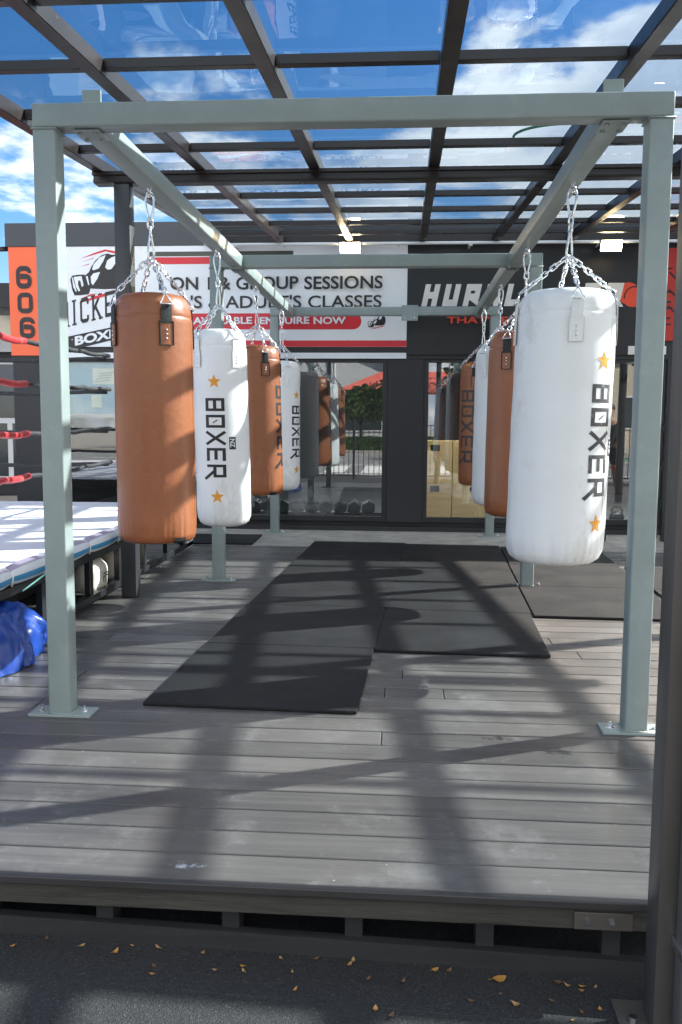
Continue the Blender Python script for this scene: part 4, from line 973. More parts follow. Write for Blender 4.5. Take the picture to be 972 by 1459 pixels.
# security camera on the corner and small white cable hook
sc_ = thing('security_camera', (-4.32, FY, 3.05), 'small white domed camera on a black arm at the building corner', 'camera')
b = MB(); b.bar((-4.21, FY+.1, 3.14), (-4.36, FY-.06, 3.10), .05, .05, bev=.01); b.build('arm', M['frame'], sc_)
b = MB(); b.lathe([(0, -.06), (.04, -.05), (.065, -.015), (.068, .03), (.055, .06), (0, .065)], 24, (-4.40, FY-.12, 3.10)); b.build('dome', M['white'], sc_, smooth=True)
b = MB(); b.tube([(-1.93+.045*math.cos(R(k*20)), FY-.06, 3.17+.045*math.sin(R(k*20))) for k in range(4, 16)], .016, 8); b.tube([(-2.0, FY-.03, 3.2), (-2.02, FY-.05, 3.26)], .004, 5)
tag(b.build('cable_hook', M['white'], None, smooth=True), 'small white curved cable hook on the dark parapet', 'hook')

# window film and interior ---------------------------------------------
fm = thing('window_film', (-2.85, FY, 1.28), 'pale blue window film with faint lettering behind the ring ropes', 'window film')
b = MB(); b.box(-3.60, -2.05, FY+.046, FY+.050, 1.285, 1.865); b.build('film', M['film'], fm)
b = MB(); b.flat([[(-3.3, 1.62), (-3.05, 1.62), (-3.05, 1.80), (-3.3, 1.80)], [(-3.32, 1.36), (-3.2, 1.36), (-3.2, 1.5), (-3.32, 1.5)]], lambda u, v, k: Vector((u, FY+.044, v))); b.build('yellow_patch', mat('film_yellow', (.56, .60, .50), .5), fm)
b = MB()
for i in range(4):
    for q in strip([(-3.28+.02*i, 1.65+.03*i), (-3.1+.015*i, 1.67+.03*i)], .012): b.flat([q], lambda u, v, k: Vector((u, FY+.0425, v)))
b.build('scribble', mat('film_marks', (.42, .44, .42), .6), fm)

rk = thing('dumbbell_rack', (-.9, 6.62, .08), 'low black rack holding the row of hexagonal dumbbells in the left window', 'rack')
b = MB(); b.box(-1.85, .0, 6.50, 6.53, .13, .165); b.build('front_rail', M['iron'], rk)
b = MB(); b.box(-1.85, .0, 6.68, 6.71, .13, .165); b.build('rear_rail', M['iron'], rk)
for x in (-1.75, -.9, -.08):
    b = MB(); b.box(x-.02, x+.02, 6.48, 6.73, .081, .13); b.build('foot', M['iron'], rk)
def dumbbell(x):
    t_ = thing('dumbbell', (x, 6.60, .166), 'black hexagonal dumbbell on the low rack behind the left window', 'dumbbell', 'row of hex dumbbells')
    rr = .084
    for y0 in (6.49, 6.64):
        b = MB()
        pr = []
        for yy, q in ((y0, .82), (y0+.012, 1.), (y0+.068, 1.), (y0+.08, .82)):
            pr.append([b.bm.verts.new((x+rr*q*math.cos(R(60*k+30)), yy, .166+rr*.866+.003+rr*q*math.sin(R(60*k+30)))) for k in range(6)])
        for a_, c_ in zip(pr, pr[1:]):
            for k in range(6): b.bm.faces.new((a_[k], a_[(k+1) % 6], c_[(k+1) % 6], c_[k]))
        b.bm.faces.new(pr[0]); b.bm.faces.new(pr[-1][::-1]); b.build('head', M['iron'], t_)
    b = MB(); b.cyl((x, 6.565, .166+rr*.866+.003), (x, 6.645, .166+rr*.866+.003), .016, 10); b.build('handle', M['steel'], t_, smooth='auto')
    return t_
d0 = dumbbell(-.165)
for k in range(1, 11): copy_tree(d0, loc=(-.165-.1625*k, 6.60, .166))

def plyo(x0, x1, y0, y1, z0, z1, label):
    t_ = thing('plywood_box', ((x0+x1)/2, (y0+y1)/2, z0), label, 'plywood box', 'stacked plywood jump boxes')
    b = MB(); th_ = .018
    b.box(x0, x1, y0, y0+th_, z0, z1-.10-.02); b.box(x0, x1, y0, y0+th_, z1-.045, z1)
    xc = (x0+x1)/2
    b.box(x0, xc-.055, y0, y0+th_, z1-.12, z1-.045); b.box(xc+.055, x1, y0, y0+th_, z1-.12, z1-.045)
    b.build('front_panel', M['ply'], t_)
    b = MB(); b.box(x0, x0+th_, y0+th_+.001, y1, z0, z1); b.build('side_panel', M['ply'], t_)
    b = MB(); b.box(x1-th_, x1, y0+th_+.001, y1, z0, z1); b.build('side_panel', M['ply'], t_)
    b = MB(); b.box(x0+th_+.001, x1-th_-.001, y0+th_+.001, y1, z1-th_, z1); b.build('top_panel', M['ply'], t_)
    b = MB(); b.box(x0+th_+.001, x1-th_-.001, y0+.2, y0+.21, z0, z1-th_-.001); b.build('inner_panel', M['wallblack'], t_)
plyo(.40, .80, 6.90, 7.38, .081, .52, 'plywood jump box on the floor at the left, behind the right window')
plyo(.808, 1.33, 6.90, 7.38, .081, .52, 'plywood jump box on the floor at the right, behind the right window')
plyo(.40, .80, 6.92, 7.38, .522, 1.00, 'plywood jump box stacked on the left box, behind the right window')
plyo(.808, 1.33, 6.92, 7.38, .522, 1.00, 'plywood jump box stacked on the right box, behind the right window')
def kettle(x, label):
    t_ = thing('kettlebell', (x, 6.6, .081), label, 'kettlebell', 'kettlebells inside the right window')
    b = MB(); b.lathe([(0, 0), (.05, .002), (.078, .03), (.085, .075), (.07, .12), (.035, .145), (0, .15)], 20, (x, 6.6, .081)); b.build('ball', M['iron'], t_, smooth=True)
    b = MB(); b.tube([(x-.05, 6.6, .19), (x-.06, 6.6, .25), (x-.03, 6.6, .285), (x+.03, 6.6, .285), (x+.06, 6.6, .25), (x+.05, 6.6, .19)], .014, 8); b.build('handle', M['iron'], t_, smooth=True)
for x in (2.2, 2.42, 2.64, 2.86): kettle(x, 'black kettlebell on the gym floor inside the rightmost window')
tb = MB(); tb.lathe([(0, 0), (.14, 0), (.17, .32), (.178, .33), (.165, .33), (.135, .015), (0, .012)], 28, (-3.0, 6.75, .081)); tag(tb.build('plastic_tub', M['tub'], None, smooth='auto'), 'pale blue plastic tub behind the window beyond the ring', 'tub')
for i, (x, lab) in enumerate(((2.97, 'left one of two upright white light panels inside the rightmost window'), (3.30, 'right one of two upright white light panels inside the rightmost window'))):
    t_ = thing('light_panel', (x, 7.0, 1.62), lab, 'light', 'white light panels in the gym')
    b = MB(); b.box(x-.06, x+.06, 6.98, 7.02, 1.64, 1.90, bev=.004); b.build('diffuser', M['tube'], t_)
    b = MB(); b.box(x-.068, x+.068, 7.021, 7.05, 1.63, 1.91, bev=.004); b.box(x-.01, x+.01, 7.03, 7.045, 1.91, 3.0); b.build('housing', M['frame'], t_)
for i, (x, lab) in enumerate(((-1.0, 'added hidden light strip over the dumbbell row inside the left windows'), (1.0, 'added hidden light strip over the plywood boxes inside the right window'), (3.0, 'added hidden light strip over the kettlebells inside the rightmost window'))):  # unseen strips added behind the fascia to brighten what stands inside
    t_ = thing('fill_strip', (x, 6.6, 2.04), lab, 'light', 'added light strips inside the gym')
    b = MB(); b.box(x-.6, x+.6, 6.56, 6.64, 2.04, 2.06, bev=.004); b.build('diffuser', M['tube'], t_)
    b = MB(); b.box(x-.62, x+.62, 6.545, 6.655, 2.0605, 2.12, bev=.004); b.box(x-.5, x-.48, 6.59, 6.61, 2.12, 3.0); b.box(x+.48, x+.5, 6.59, 6.61, 2.12, 3.0); b.build('housing', M['white'], t_)
# weight rack and step at the right of the deck
wr = thing('weight_rack', (3.3, 5.97, 0), 'black steel weight rack at the right edge beside the front post', 'weight rack')
for (x, y) in ((2.93, 5.8), (2.93, 6.15), (3.7, 5.8), (3.7, 6.15)):
    b = MB(); b.box(x-.03, x+.03, y-.03, y+.03, .0035, 1.35, bev=.004); b.build('upright', M['iron'], wr)
for z in (.35, .75, 1.15):
    b = MB(); b.bar((2.93, 5.835, z), (2.93, 6.115, z+.06), .04, .05); b.bar((3.7, 5.835, z), (3.7, 6.115, z+.06), .04, .05); b.box(2.965, 3.665, 5.78, 5.83, z-.02, z+.02); b.build('shelf', M['iron'], wr)
st = thing('foam_block', (2.15, 5.75, 0), 'low black foam block lying on the concrete by the rightmost window', 'foam block')
b = MB(); b.box(1.98, 2.32, 5.66, 5.86, .004, .10, bev=.02, seg=3); b.build('block', M['mat'], st, smooth='auto')
b = MB(); b.box(1.995, 2.305, 5.675, 5.845, .1005, .1035, bev=.001); b.build('top_pad', M['iron'], st)

# ------------------------------------------------------------------ boxing ring
RXE, RXW, RY0, RY1, RZ = -1.75, -7.0, -.75, 4.78, .43
ring = thing('boxing_ring', (-4.3, 2, 0), 'raised boxing ring with pale canvas, black ropes and blue edged padding', 'boxing ring')
b = MB(); nx, ny = 50, 52
V = [[b.bm.verts.new((RXW+(RXE-.05-RXW)*i/nx, RY0+(RY1-RY0)*j/ny, RZ+.006*noise.noise(Vector((i*.35, j*.35, 0)))-.0)) for i in range(nx+1)] for j in range(ny+1)]
for j in range(ny):
    for i in range(nx): b.bm.faces.new((V[j][i], V[j][i+1], V[j+1][i+1], V[j+1][i]))
b.build('canvas', M['canvas'], ring, smooth=True)
b = MB(); b.box(RXW, RXE-.06, RY0+.02, RY1-.02, RZ-.10, RZ-.02); b.build('platform', M['plank'], ring)
b = MB(); b.box(RXW, RXE-.55, RY0+.3, RY1-.1, .02, RZ-.11); b.build('dark_filler', M['plank'], ring)  # dark box added so the space under the ring stays dark
ys = RY0; seg = .56
def pad_seg(y0, y1, axis='x', xedge=RXE):
    bm_ = bmesh.new(); uvl = bm_.loops.layers.uv.new('uv'); n, m_ = 18, 12; rows_ = []
    for j in range(m_+1):
        t_ = j/m_; bul = .72+.28*math.sin(math.pi*t_)**.5
        row = []
        for k in range(n+1):
            a_ = R(-110+220*k/n); rr = .058*bul
            row.append(bm_.verts.new((xedge-.065+rr*math.cos(a_)*1.05, y0+(y1-y0)*t_, RZ-.028+rr*math.sin(a_)*1.0)))
        rows_.append(row)
    for j in range(m_):
        for k in range(n):
            f = bm_.faces.new((rows_[j][k], rows_[j+1][k], rows_[j+1][k+1], rows_[j][k+1]))
            for l, (jj, kk2) in zip(f.loops, ((j, k), (j+1, k), (j+1, k+1), (j, k+1))): l[uvl].uv = (jj/m_, kk2/n)
    return bm_
k = 0
while ys < RY1-.05:
    ye = min(ys+seg, RY1); b = MB(); b.bm.free(); b.bm = pad_seg(ys+.006, ye-.006); b.build('edge_pad', M['pad'], ring, smooth=True, tri=True)
    b = MB(); b.tube([(RXE-.12, ye, RZ+.012), (RXE-.065, ye, RZ+.016), (RXE-.02, ye, RZ-.015), (RXE-.03, ye, RZ-.075)], .007, 6); b.build('tie', M['cord'], ring, smooth=True)
    ys = ye
# steel frame along the right side
fxr = RXE-.04
b = MB(); b.box(fxr-.04, fxr, RY0, RY1, .30, .345, bev=.003); b.build('top_rail', M['iron'], ring)
b = MB(); b.box(fxr-.03, fxr+.02, RY0, RY1, .035, .08, bev=.003); b.build('bottom_rail', M['iron'], ring)
for y in (.1, .75, 1.35, 2.10, 2.68, 3.3, 3.95, 4.5):
    b = MB(); b.box(fxr-.035, fxr+.004, y-.03, y+.03, .081, .299, bev=.003); b.build('frame_leg', M['iron'], ring)
b = MB(); b.box(fxr+.001, fxr+.02, 4.55, 4.78, .03, .30, bev=.004); b.build('end_flap', M['white'], ring)
# posts, ropes
PX, PYC = -2.42, 4.34
HT = (.84, 1.14, 1.49, 1.785)
b = MB(); b.cyl((PX+.12, PYC+.12, .10), (PX+.12, PYC+.12, 1.92), .05, 16); b.build('corner_post', M['iron'], ring, smooth='auto')
b = MB(); b.cyl((PX+.12, -.4, .10), (PX+.12, -.4, 1.92), .05, 16); b.build('corner_post', M['iron'], ring, smooth='auto')
for h_ in HT:
    b = MB(); pts = [(PX+.02-.02*math.sin(k*.7), PYC-.02-(PYC+.3)*k/30, h_-.03*math.sin(math.pi*k/30)+.006*math.sin(k*1.9)) for k in range(31)]; b.tube(pts, .018, 10); rp_ = b.build('rope', M['rope'], ring, smooth=True)
    b = MB(); pts = [(PX+.02-.02*math.sin(k*.7), PYC-.02-(PYC+.3)*k/30, h_-.03*math.sin(math.pi*k/30)+.006*math.sin(k*1.9)) for k in range(11, 31)]; b.tube(pts, .0235, 12); b.build('sleeve', M['ropered'], rp_, smooth=True)
    b = MB(); pts = [(PX-.02-4.0*k/24, PYC+.02, h_-.022-.03*math.sin(math.pi*k/24)+.006*math.sin(k*1.3)) for k in range(25)]; b.tube(pts, .018, 10); b.build('rope', M['rope'], ring, smooth=True)
    b = MB(); b.lathe([(0, -.07), (.035, -.075), (.055, -.05), (.06, .03), (.045, .07), (0, .075)], 16, (PX+.10, PYC+.06, h_)); b.build('corner_pad', M['white'], ring, smooth=True)
# sacks and tarpaulin below the ring
def sack(x, y, s_, label, mark=False):
    t_ = thing('sack', (x, y, .03), label, 'sack', 'pale sacks stored under the ring')
    b = MB(); t2 = bmesh.new(); bmesh.ops.create_uvsphere(t2, u_segments=28, v_segments=18, radius=1)
    for v in t2.verts:
        n_ = noise.noise(v.co*2.2+Vector((x*9, y*9, 0))); v.co = Vector((math.copysign(abs(v.co.x)**.7, v.co.x)*s_*.5, math.copysign(abs(v.co.y)**.7, v.co.y)*s_*.75, math.copysign(abs(v.co.z)**.75, v.co.z)*s_*.62))*(1+.10*n_)
    b._merge(t2, Matrix.Translation((x, y, .035+s_*.6))); b.build('bag', M['sack'], t_, smooth=True)
    if mark:
        b = MB()
        for q in strip([(.0, .0), (.055, .0), (.055, .05), (.025, .05)], .010)+strip([(.01, -.045), (.05, -.045), (.05, -.02)], .010)+strip([(.075, -.05), (.075, .05)], .009):
            b.flat([[(u, v) for u, v in q]], lambda u, v, k: Vector((x+s_*.535+.0003*k, y+v+.01, .13+u*.9-.02)))
        b.build('mark', M['black'], t_)
sack(-1.90, 2.38, .20, 'pale stuffed sack with black marks under the ring edge', True)
sack(-1.91, 2.93, .24, 'pale stuffed sack leaning behind the frame leg under the ring')
b = MB(); n1, n2 = 90, 60
rows_ = []
for j in range(n1+1):
    v_ = j/n1; row = []
    for i in range(n2+1):
        u_ = i/n2; y = .25+1.0*v_; prof_ = math.sin(math.pi*min(1, max(0, v_))*.98+.01)**.45
        a_ = math.pi*u_; xx = -1.80+.19*math.cos(a_)*-1*prof_; z = .006+.262*math.sin(a_)**.8*prof_
        q_ = Vector((u_*2.2, v_*4.2, 3.3)); q_ += Vector((noise.noise(q_*1.7), noise.noise(q_*1.7+Vector((9, 2, 1))), 0))*.55
        rg_ = lambda p: 1-2*abs(noise.noise(p))
        nz = noise.noise(q_)*.06+rg_(q_*1.9)*.030+rg_(q_*4.3+Vector((4, 0, 0)))*.013-.025
        d_ = Vector((-math.cos(a_), 0, math.sin(a_)))
        row.append(b.bm.verts.new((xx+d_.x*nz*prof_, y, max(.004, z+d_.z*nz*prof_))))
    rows_.append(row)
for j in range(n1):
    for i in range(n2): b.bm.faces.new((rows_[j][i], rows_[j][i+1], rows_[j+1][i+1], rows_[j+1][i]))
tag(b.build('tarpaulin', M['tarp'], None, smooth='auto'), 'crumpled shiny blue tarpaulin bundle on the deck against the ring', 'tarpaulin')
b = MB(); b.tube([(RXE-.02, 1.43, RZ-.03), (RXE+.03, 1.2, .37), (RXE+.02, .95, .33)], .005, 6); tag(b.build('tie_cord', M['teal'], None, smooth=True), 'pale teal cord tied from the ring padding to the tarpaulin', 'cord')

# ------------------------------------------------------------------ leaves
LV = [(-0.79, -1.25), (-0.714, -1.205), (-0.609, -1.225), (-0.51, -1.245), (-0.475, -1.21), (-0.393, -1.287), (-0.389, -1.32), (-0.404, -1.21), (-0.281, -1.215), (-0.233, -1.285), (-0.165, -1.261), (-0.158, -1.283), (-0.033, -1.27), (-0.017, -1.339), (0.023, -1.21), (-0.07, -1.215), (0.113, -1.218), (0.122, -1.206), (0.164, -1.278), (0.255, -1.276), (0.338, -1.215), (0.375, -1.215), (0.503, -1.235), (0.498, -1.295), (0.423, -1.328), (0.533, -1.331), (0.654, -1.229), (0.676, -1.242), (0.712, -1.24), (0.709, -1.257), (0.748, -1.237), (0.627, -1.305), (0.741, -1.321), (0.693, -1.343), (0.187, -1.39), (0.227, -1.409), (0.665, -1.37)]
for i, (x, y) in enumerate(LV):
    rnd = random.Random(i*7+3); L = rnd.uniform(.006, .0115); big = i == 22
    if big: L = .020
    wr_ = .66 if big else rnd.uniform(.42, .72); sk_ = 1.05 if big else rnd.uniform(.8, 1.3)
    b = MB(); n = 8; cup = .25*L if big else rnd.uniform(.1, .8)*L; left, right, midl = [], [], []
    for k in range(n+1):
        t_ = k/n; wdt = L*wr_*math.sin(math.pi*t_**sk_)**.8*(1 if k not in (0, n) else .05)
        xx = (t_-.5)*2*L; bend = cup*(2*t_-1)**2
        midl.append(b.bm.verts.new((xx, 0, bend+.001))); left.append(b.bm.verts.new((xx, wdt, bend+cup*.5+.0015))); right.append(b.bm.verts.new((xx, -wdt, bend+cup*.4+.0015)))
    for k in range(n):
        b.bm.faces.new((midl[k], midl[k+1], left[k+1], left[k])); b.bm.faces.new((right[k], right[k+1], midl[k+1], midl[k]))
    b.tube([(-L, 0, cup+.001), (-L*1.5, .1*L, cup+.002)], .0006, 4)
    o = b.build('fallen_leaf', M['leaf'] if big else M[rnd.choice(['leaf', 'leaf', 'leafpale', 'leafbrown'])], None, smooth=True)
    o.location = (x, y, gz(x)+.001); o.rotation_euler.z = .35 if big else rnd.uniform(0, 6.28)
    tag(o, 'largest curled orange leaf on the asphalt before the deck' if big else 'small dry fallen leaf on the asphalt before the deck', 'leaf', 'fallen leaves on the asphalt')

# ------------------------------------------------------------------ the street behind the camera (seen in the window panes)
def tree(x, y, h, cr, label, m=None, flower=None, trunk_h=None, name='street_tree', n=1500, seed=1, squash=.8):
    rnd = random.Random(seed); m = m or M['fol']; th_ = trunk_h or h*.4
    t_ = thing(name, (x, y, GZ+.1), label, 'tree', 'trees across the street')
    b = MB(); b.tube([(x, y, GZ), (x+.03*h*rnd.uniform(-1, 1), y, th_*.6), (x, y, th_)], [.035*h, .028*h, .022*h], 10)
    for k in range(6):
        a_ = k*1.05+rnd.random(); e = (x+cr*.6*math.cos(a_), y+cr*.6*math.sin(a_), th_+(h-th_)*rnd.uniform(.35, .75))
        b.tube([(x, y, th_*.9), ((x+e[0])/2, (y+e[1])/2, th_+(e[2]-th_)*.6), e], [.016*h, .011*h, .004*h], 6)
    b.build('trunk', M['bark'], t_, smooth=True)
    lobes = [(Vector((x+cr*.55*math.cos(q*1.3+rnd.random()), y+cr*.55*math.sin(q*1.3), th_+(h-th_)*rnd.uniform(.25, .8))), cr*rnd.uniform(.35, .6)) for q in range(11)]
    def leaves(cnt, mm, nm, size):
        b = MB()
        for i in range(cnt):
            c, r_ = rnd.choice(lobes); d_ = Vector((rnd.gauss(0, 1), rnd.gauss(0, 1), rnd.gauss(0, 1)*squash)).normalized()*r_*rnd.uniform(.55, 1.05)
            p = c+d_; u = Vector((rnd.gauss(0, 1), rnd.gauss(0, 1), rnd.gauss(0, 1))).normalized(); v = u.orthogonal().normalized(); s_ = size*rnd.uniform(.6, 1.4)
            b.bm.faces.new([b.bm.verts.new(p+u*s_), b.bm.verts.new(p+v*s_*.55), b.bm.verts.new(p-u*s_), b.bm.verts.new(p-v*s_*.55)])
        b.build(nm, mm, t_, tri=True)
    leaves(n, m, 'crown', .10+.012*h)
    if flower: leaves(500, flower, 'blossom', .12)
tree(-1.9, -26, 2.9, 1.3, 'dark round clipped tree left of the red awning across the street', seed=2, n=1700, trunk_h=1.2)
tree(-.2, -26, 3.0, 1.2, 'dark round clipped tree nearest the pillar, across the street', seed=3, n=1700, trunk_h=1.2)
tree(4.2, -25.5, 5.4, 1.9, 'tall yellow blossoming tree behind the red awning', flower=M['yellow'], seed=4, n=1200)
tree(9.6, -15.0, 6.8, 2.6, 'large leafy street tree mirrored in the rightmost window', seed=5, n=4200)
tree(12.4, -20.0, 6.0, 2.5, 'second leafy street tree mirrored at the right edge', seed=6, n=3200)
tree(-9.5, -25, 3.4, 1.9, 'bushy tree mirrored beyond the boxing ring', seed=8, n=2600)
hd = MB(); rnd = random.Random(9)
for i in range(9000):
    p = Vector((rnd.uniform(-7, 3), -25+rnd.uniform(-.6, .6), GZ+.1+rnd.uniform(0, 1)**.7*.62)); u = Vector((rnd.gauss(0, 1), rnd.gauss(0, 1), rnd.gauss(0, 1))).normalized(); v = u.orthogonal(); s_ = rnd.uniform(.06, .12)
    hd.bm.faces.new([hd.bm.verts.new(p+u*s_), hd.bm.verts.new(p+v*s_*.6), hd.bm.verts.new(p-u*s_), hd.bm.verts.new(p-v*s_*.6)])
tag(hd.build('hedge', M['fol2'], None, tri=True), 'low bright green hedge along the far pavement', 'hedge')
fc = thing('metal_fence', (0, -5.3, GZ), 'black metal bar fence along the kerb behind the photographer', 'fence')
b = MB()
for k in range(110): b.box(-6+k*.125-.008, -6+k*.125+.008, -5.308, -5.292, GZ+.12, 1.16)
b.build('bars', M['iron'], fc)
b = MB(); b.box(-6, 7.75, -5.32, -5.28, 1.12, 1.145); b.build('top_rail', M['iron'], fc)
b = MB(); b.box(-6, 7.75, -5.32, -5.28, GZ+.10, GZ+.13); b.build('bottom_rail', M['iron'], fc)
for k in range(6):
    b = MB(); b.box(-6+k*2.5-.03, -6+k*2.5+.03, -5.33, -5.27, GZ, 1.25); b.build('fence_post', M['iron'], fc)
def house(x0, x1, y0, y1, h, gable, wall, roofm, label, wins_, name='house', axis='x'):
    t_ = thing(name, ((x0+x1)/2, (y0+y1)/2, GZ), label, 'building', None)
    b = MB(); b.box(x0, x1, y0, y1, GZ, h); xm = (x0+x1)/2
    b.build('wall', wall, t_)
    e = .35
    for yy in (y0+.02, y1-.02):
        b = MB()
        b.bm.faces.new([b.bm.verts.new(q) for q in ((x0, yy, h), (x1, yy, h), (xm, yy, h+gable-.12))])
        b.build('gable', wall, t_, tri=True)
    b = MB(); ln = math.hypot(xm-x0+e, gable*(1+e/(xm-x0)))
    for sx in (-1, 1):
        xa = xm+sx*(xm-x0+e); za = h-gable*e/(xm-x0)
        for d_ in (0,):
            vs1 = [(xa, y0-e, za), (xa, y1+e, za), (xm, y1+e, h+gable), (xm, y0-e, h+gable)]
            A = [b.bm.verts.new(q) for q in vs1]; Bv = [b.bm.verts.new((q[0], q[1], q[2]+.15)) for q in vs1]
            b.bm.faces.new(A); b.bm.faces.new(Bv[::-1])
            for i in range(4): b.bm.faces.new((A[i], A[(i+1) % 4], Bv[(i+1) % 4], Bv[i]))
    b.build('roof', roofm, t_)
    for (wx0, wx1, wz0, wz1, fy) in wins_:
        yy = y1 if fy > 0 else y0
        b = MB(); b.box(wx0-.08, wx1+.08, min(yy, yy+fy*.06), max(yy, yy+fy*.06), wz0-.08, wz1+.08); wn = b.build('window', M['white'], t_)
        b = MB(); b.box(wx0, wx1, min(yy+fy*.062, yy+fy*.07), max(yy+fy*.062, yy+fy*.07), wz0, wz1); b.build('pane', M['winglass'], wn)
    return t_
house(-9, 1.5, -40, -31, 3.6, 2.4, M['greywall'], M['greyroof'], 'pale grey gabled hall across the street, mirrored in the windows', [(-7, -5, .8, 2.4, 1), (-3, -1, .8, 2.4, 1)], 'hall')
house(10, 24, -42, -32, 4, 2.2, M['plaster'], M['rooftile'], 'cream house with a red roof across the street', [(12, 14, 1, 2.6, 1), (17, 19, 1, 2.6, 1)])
aw = thing('shop_awning', (1, -28.5, GZ), 'wide pale red canopy on thin posts across the street', 'awning')
b = MB()
fA = [(-3.4, -27, 2.65), (5.6, -27, 2.65), (4.8, -28.6, 3.75), (-1.0, -28.6, 3.75)]
A = [b.bm.verts.new(q) for q in fA]; Bv = [b.bm.verts.new((q[0], q[1]-.03, q[2]-.06)) for q in fA]
b.bm.faces.new(A); b.bm.faces.new(Bv[::-1])
for i in range(4): b.bm.faces.new((A[i], A[(i+1) % 4], Bv[(i+1) % 4], Bv[i]))
b.build('canopy', M['awning'], aw)
for x in (-3.2, 1, 5.4):
    b = MB(); b.cyl((x, -27.1, GZ), (x, -27.1, 2.65), .04, 8); b.build('pole', M['iron'], aw)
def pole(x, y, h, label, arm=True):
    t_ = thing('power_pole', (x, y, GZ), label, 'pole', 'poles along the street')
    b = MB(); b.tube([(x, y, GZ), (x, y, h)], [.10, .06], 10); b.build('mast', M['greywall'], t_, smooth='auto')
    b = MB(); b.box(x-.8, x+.8, y-.05, y+.05, h-.5, h-.4); b.build('crossarm', M['bark'], t_)
pole(-5.2, -24.4, 7.5, 'pale power pole mirrored left of the dark window'); pole(-3.4, -29.5, 8, 'second power pole farther back across the street')
# neighbour shop on the far left and a gabled house beyond
nb_ = thing('neighbour_shop', (-9, 12, GZ), 'neighbouring single storey shop with white window frames at the left edge', 'building')
b = MB(); b.box(-14, -6.0, 12, 18, GZ, 2.42); b.build('wall', M['wallblack'], nb_)
b = MB(); b.box(-14, -5.9, 11.9, 12.1, 2.421, 2.62); b.build('parapet', M['white'], nb_)
for x in (-6.86, -8.4, -9.9):
    b = MB(); b.box(x-.65, x+.65, 11.93, 11.999, .1, 2.3); wf = b.build('window', M['white'], nb_)
    b = MB(); b.box(x-.56, x-.05, 11.92, 11.929, .2, 1.15); b.box(x+.05, x+.56, 11.92, 11.929, .2, 1.15); b.box(x-.56, x+.56, 11.92, 11.929, 1.25, 2.2); b.build('pane', M['winglass'], wf)
cn_ = thing('street_canopy', (-9, 11, GZ), 'dark flat street canopy on posts at the far left, beyond the building', 'canopy')
b = MB(); b.box(-14, -5.6, 10.6, 11.6, 3.02, 3.42, bev=.01); b.build('roof', M['wallblack'], cn_)
for x in (-8.5, -12):
    b = MB(); b.box(x-.05, x+.05, 11.0, 11.1, GZ, 3.019); b.build('post', M['iron'], cn_)
house(-25, -17, 38, 48, 5.3, 2.2, M['plaster'], M['rooftile'], 'cream gabled house with a red tiled roof far off at the left edge', [(-20.2, -19.5, 4.4, 5.5, -1), (-22.6, -21.9, 4.4, 5.5, -1)])

# ------------------------------------------------------------------ person (mirrored in the rightmost window)
def skin_mesh(name, verts, edges, radii, m, parent, levels=2):
    me = bpy.data.meshes.new(name); me.from_pydata([Vector(v) for v in verts], edges, [])
    o = bpy.data.objects.new(name, me); COL.objects.link(o)
    md = o.modifiers.new('skin', 'SKIN'); md.use_smooth_shade = True
    for i, r_ in enumerate(radii):
        rr = r_ if isinstance(r_, tuple) else (r_, r_); me.skin_vertices[0].data[i].radius = rr
    me.skin_vertices[0].data[0].use_root = True
    s_ = o.modifiers.new('sub', 'SUBSURF'); s_.levels = levels; s_.render_levels = levels
    dg = bpy.context.evaluated_depsgraph_get(); m2 = bpy.data.meshes.new_from_object(o.evaluated_get(dg))
    bpy.data.objects.remove(o); m2.name = name; m2.materials.clear(); m2.materials.append(m)
    m2.polygons.foreach_set('use_smooth', [True]*len(m2.polygons))
    o = bpy.data.objects.new(name, m2); COL.objects.link(o); o.parent = parent
    return o
pr_ = thing('person', (4.35, -1.75, GZ), 'person in dark shirt and black shorts with a red band walking past', 'person')
body_v = [(0, 0, .95), (0, 0, 1.12), (0, .02, 1.30), (0, .01, 1.44), (0, 0, 1.52), (0, -.01, 1.60), (0, .02, 1.70), (0, .015, 1.78),
          (-.10, 0, .90), (-.11, .10, .50), (-.11, .02, .09), (-.12, .13, .03),
          (.10, 0, .90), (.11, -.06, .50), (.11, -.24, .12), (.12, -.12, .05),
          (-.19, 0, 1.43), (-.26, -.06, 1.17), (-.27, .08, .95), (-.27, .10, .88),
          (.19, 0, 1.43), (.26, .04, 1.17), (.27, .16, .96), (.27, .18, .89)]
body_e = [(0, 1), (1, 2), (2, 3), (3, 4), (4, 5), (5, 6), (6, 7), (0, 8), (8, 9), (9, 10), (10, 11), (0, 12), (12, 13), (13, 14), (14, 15), (3, 16), (16, 17), (17, 18), (18, 19), (3, 20), (20, 21), (21, 22), (22, 23)]
body_r = [(.16, .11), (.135, .10), (.16, .11), (.13, .09), .055, (.07, .085), (.078, .095), (.05, .06), .092, .058, .04, (.042, .03), .092, .058, .04, (.042, .03), .055, .042, .032, .028, .055, .042, .032, .028]
for sx, base in ((-1, 19), (1, 23)):          # five fingers on each hand
    hx, hy, hz = body_v[base]
    for q, (dy, ln) in enumerate(((-.027, .07), (-.009, .08), (.009, .082), (.027, .066))):
        i0 = len(body_v); body_v += [(hx, hy+dy, hz-.045), (hx-sx*.008, hy+dy+.006, hz-.045-ln)]; body_e += [(base, i0), (i0, i0+1)]; body_r += [.0095, .007]
    i0 = len(body_v); body_v += [(hx-sx*.02, hy-.035, hz-.01), (hx-sx*.028, hy-.05, hz-.055)]; body_e += [(base, i0), (i0, i0+1)]; body_r += [.010, .008]
skin_mesh('body', body_v, body_e, body_r, M['skin'], pr_)
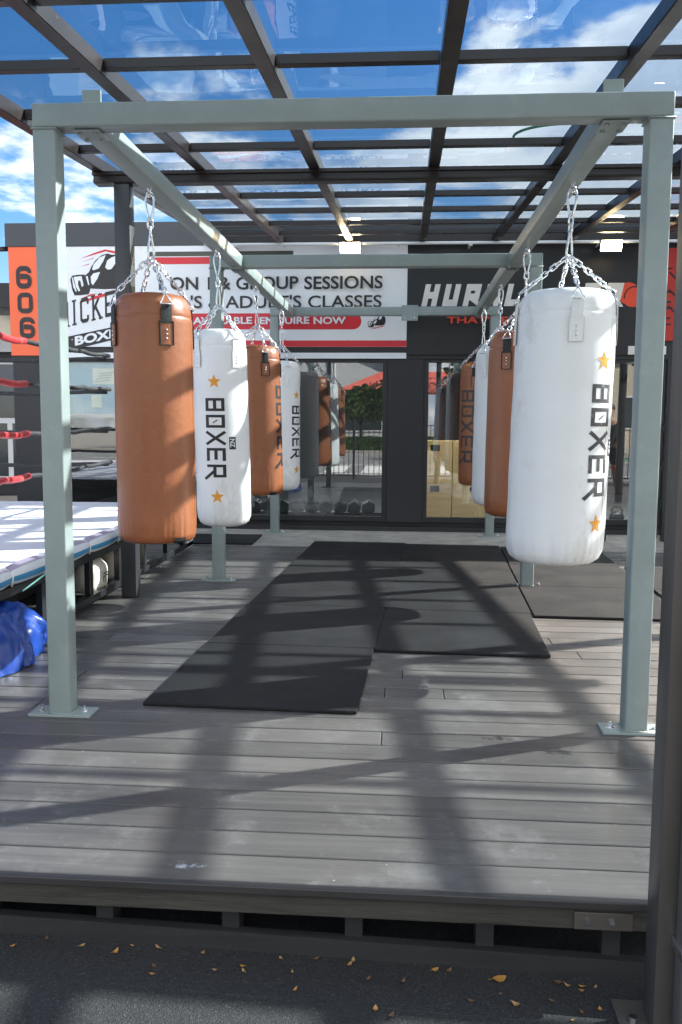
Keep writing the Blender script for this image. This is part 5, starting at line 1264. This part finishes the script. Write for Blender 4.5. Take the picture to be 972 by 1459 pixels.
skin_mesh('shirt', [(0, 0, .93), (0, 0, 1.12), (0, .02, 1.30), (0, .01, 1.445), (-.19, 0, 1.43), (-.235, -.035, 1.27), (.19, 0, 1.43), (.235, .02, 1.27)], [(0, 1), (1, 2), (2, 3), (3, 4), (4, 5), (3, 6), (6, 7)], [(.178, .128), (.155, .12), (.178, .128), (.135, .105), .072, .062, .072, .062], M['shirt'], pr_)
sh_ = skin_mesh('shorts', [(0, 0, .97), (-.10, 0, .88), (-.11, .075, .60), (.10, 0, .88), (.11, -.045, .60)], [(0, 1), (1, 2), (0, 3), (3, 4)], [(.172, .125), .118, .098, .118, .098], M['shorts'], pr_)
for sx, yy in ((-1, .08), (1, -.05)):
    b = MB(); cx, cy, cz = 4.35+sx*.11, -1.75+yy, GZ+.56
    b.tube([(cx+.092*math.cos(2*math.pi*k/20), cy+.092*math.sin(2*math.pi*k/20), cz) for k in range(20)], .016, 8, closed=True)
    WL[sh_.name] = WL[pr_.name]; b.build('hem', M['redband'], sh_, smooth=True)
b = MB(); t2 = bmesh.new(); bmesh.ops.create_uvsphere(t2, u_segments=20, v_segments=14, radius=1)
for v in list(t2.verts):
    if v.co.z < -.15 and v.co.y > -.1: v.co.z = -.15
    v.co = Vector((v.co.x*.086, v.co.y*.102, v.co.z*.085))
b._merge(t2, Matrix.Translation((4.35, -1.755, GZ+1.745))); b.build('hair', M['hair'], pr_, smooth=True)
for nm, pos, sz, mm in (('eye', (-.032, .103, 1.685), .011, 'white'), ('eye', (.032, .103, 1.685), .011, 'white'), ('nose', (0, .118, 1.655), .016, 'skin'), ('mouth', (0, .105, 1.615), .018, 'redband'), ('ear', (-.085, .01, 1.67), .022, 'skin'), ('ear', (.085, .01, 1.67), .022, 'skin')):
    b = MB(); t2 = bmesh.new(); bmesh.ops.create_uvsphere(t2, u_segments=12, v_segments=8, radius=sz)
    for v in t2.verts:
        if nm == 'mouth': v.co.z *= .35
        if nm == 'ear': v.co.x *= .4
    b._merge(t2, Matrix.Translation((4.35+pos[0], -1.75+pos[1], GZ+pos[2]))); b.build(nm, M[mm], pr_, smooth=True)
pr_.rotation_euler.z = R(25)
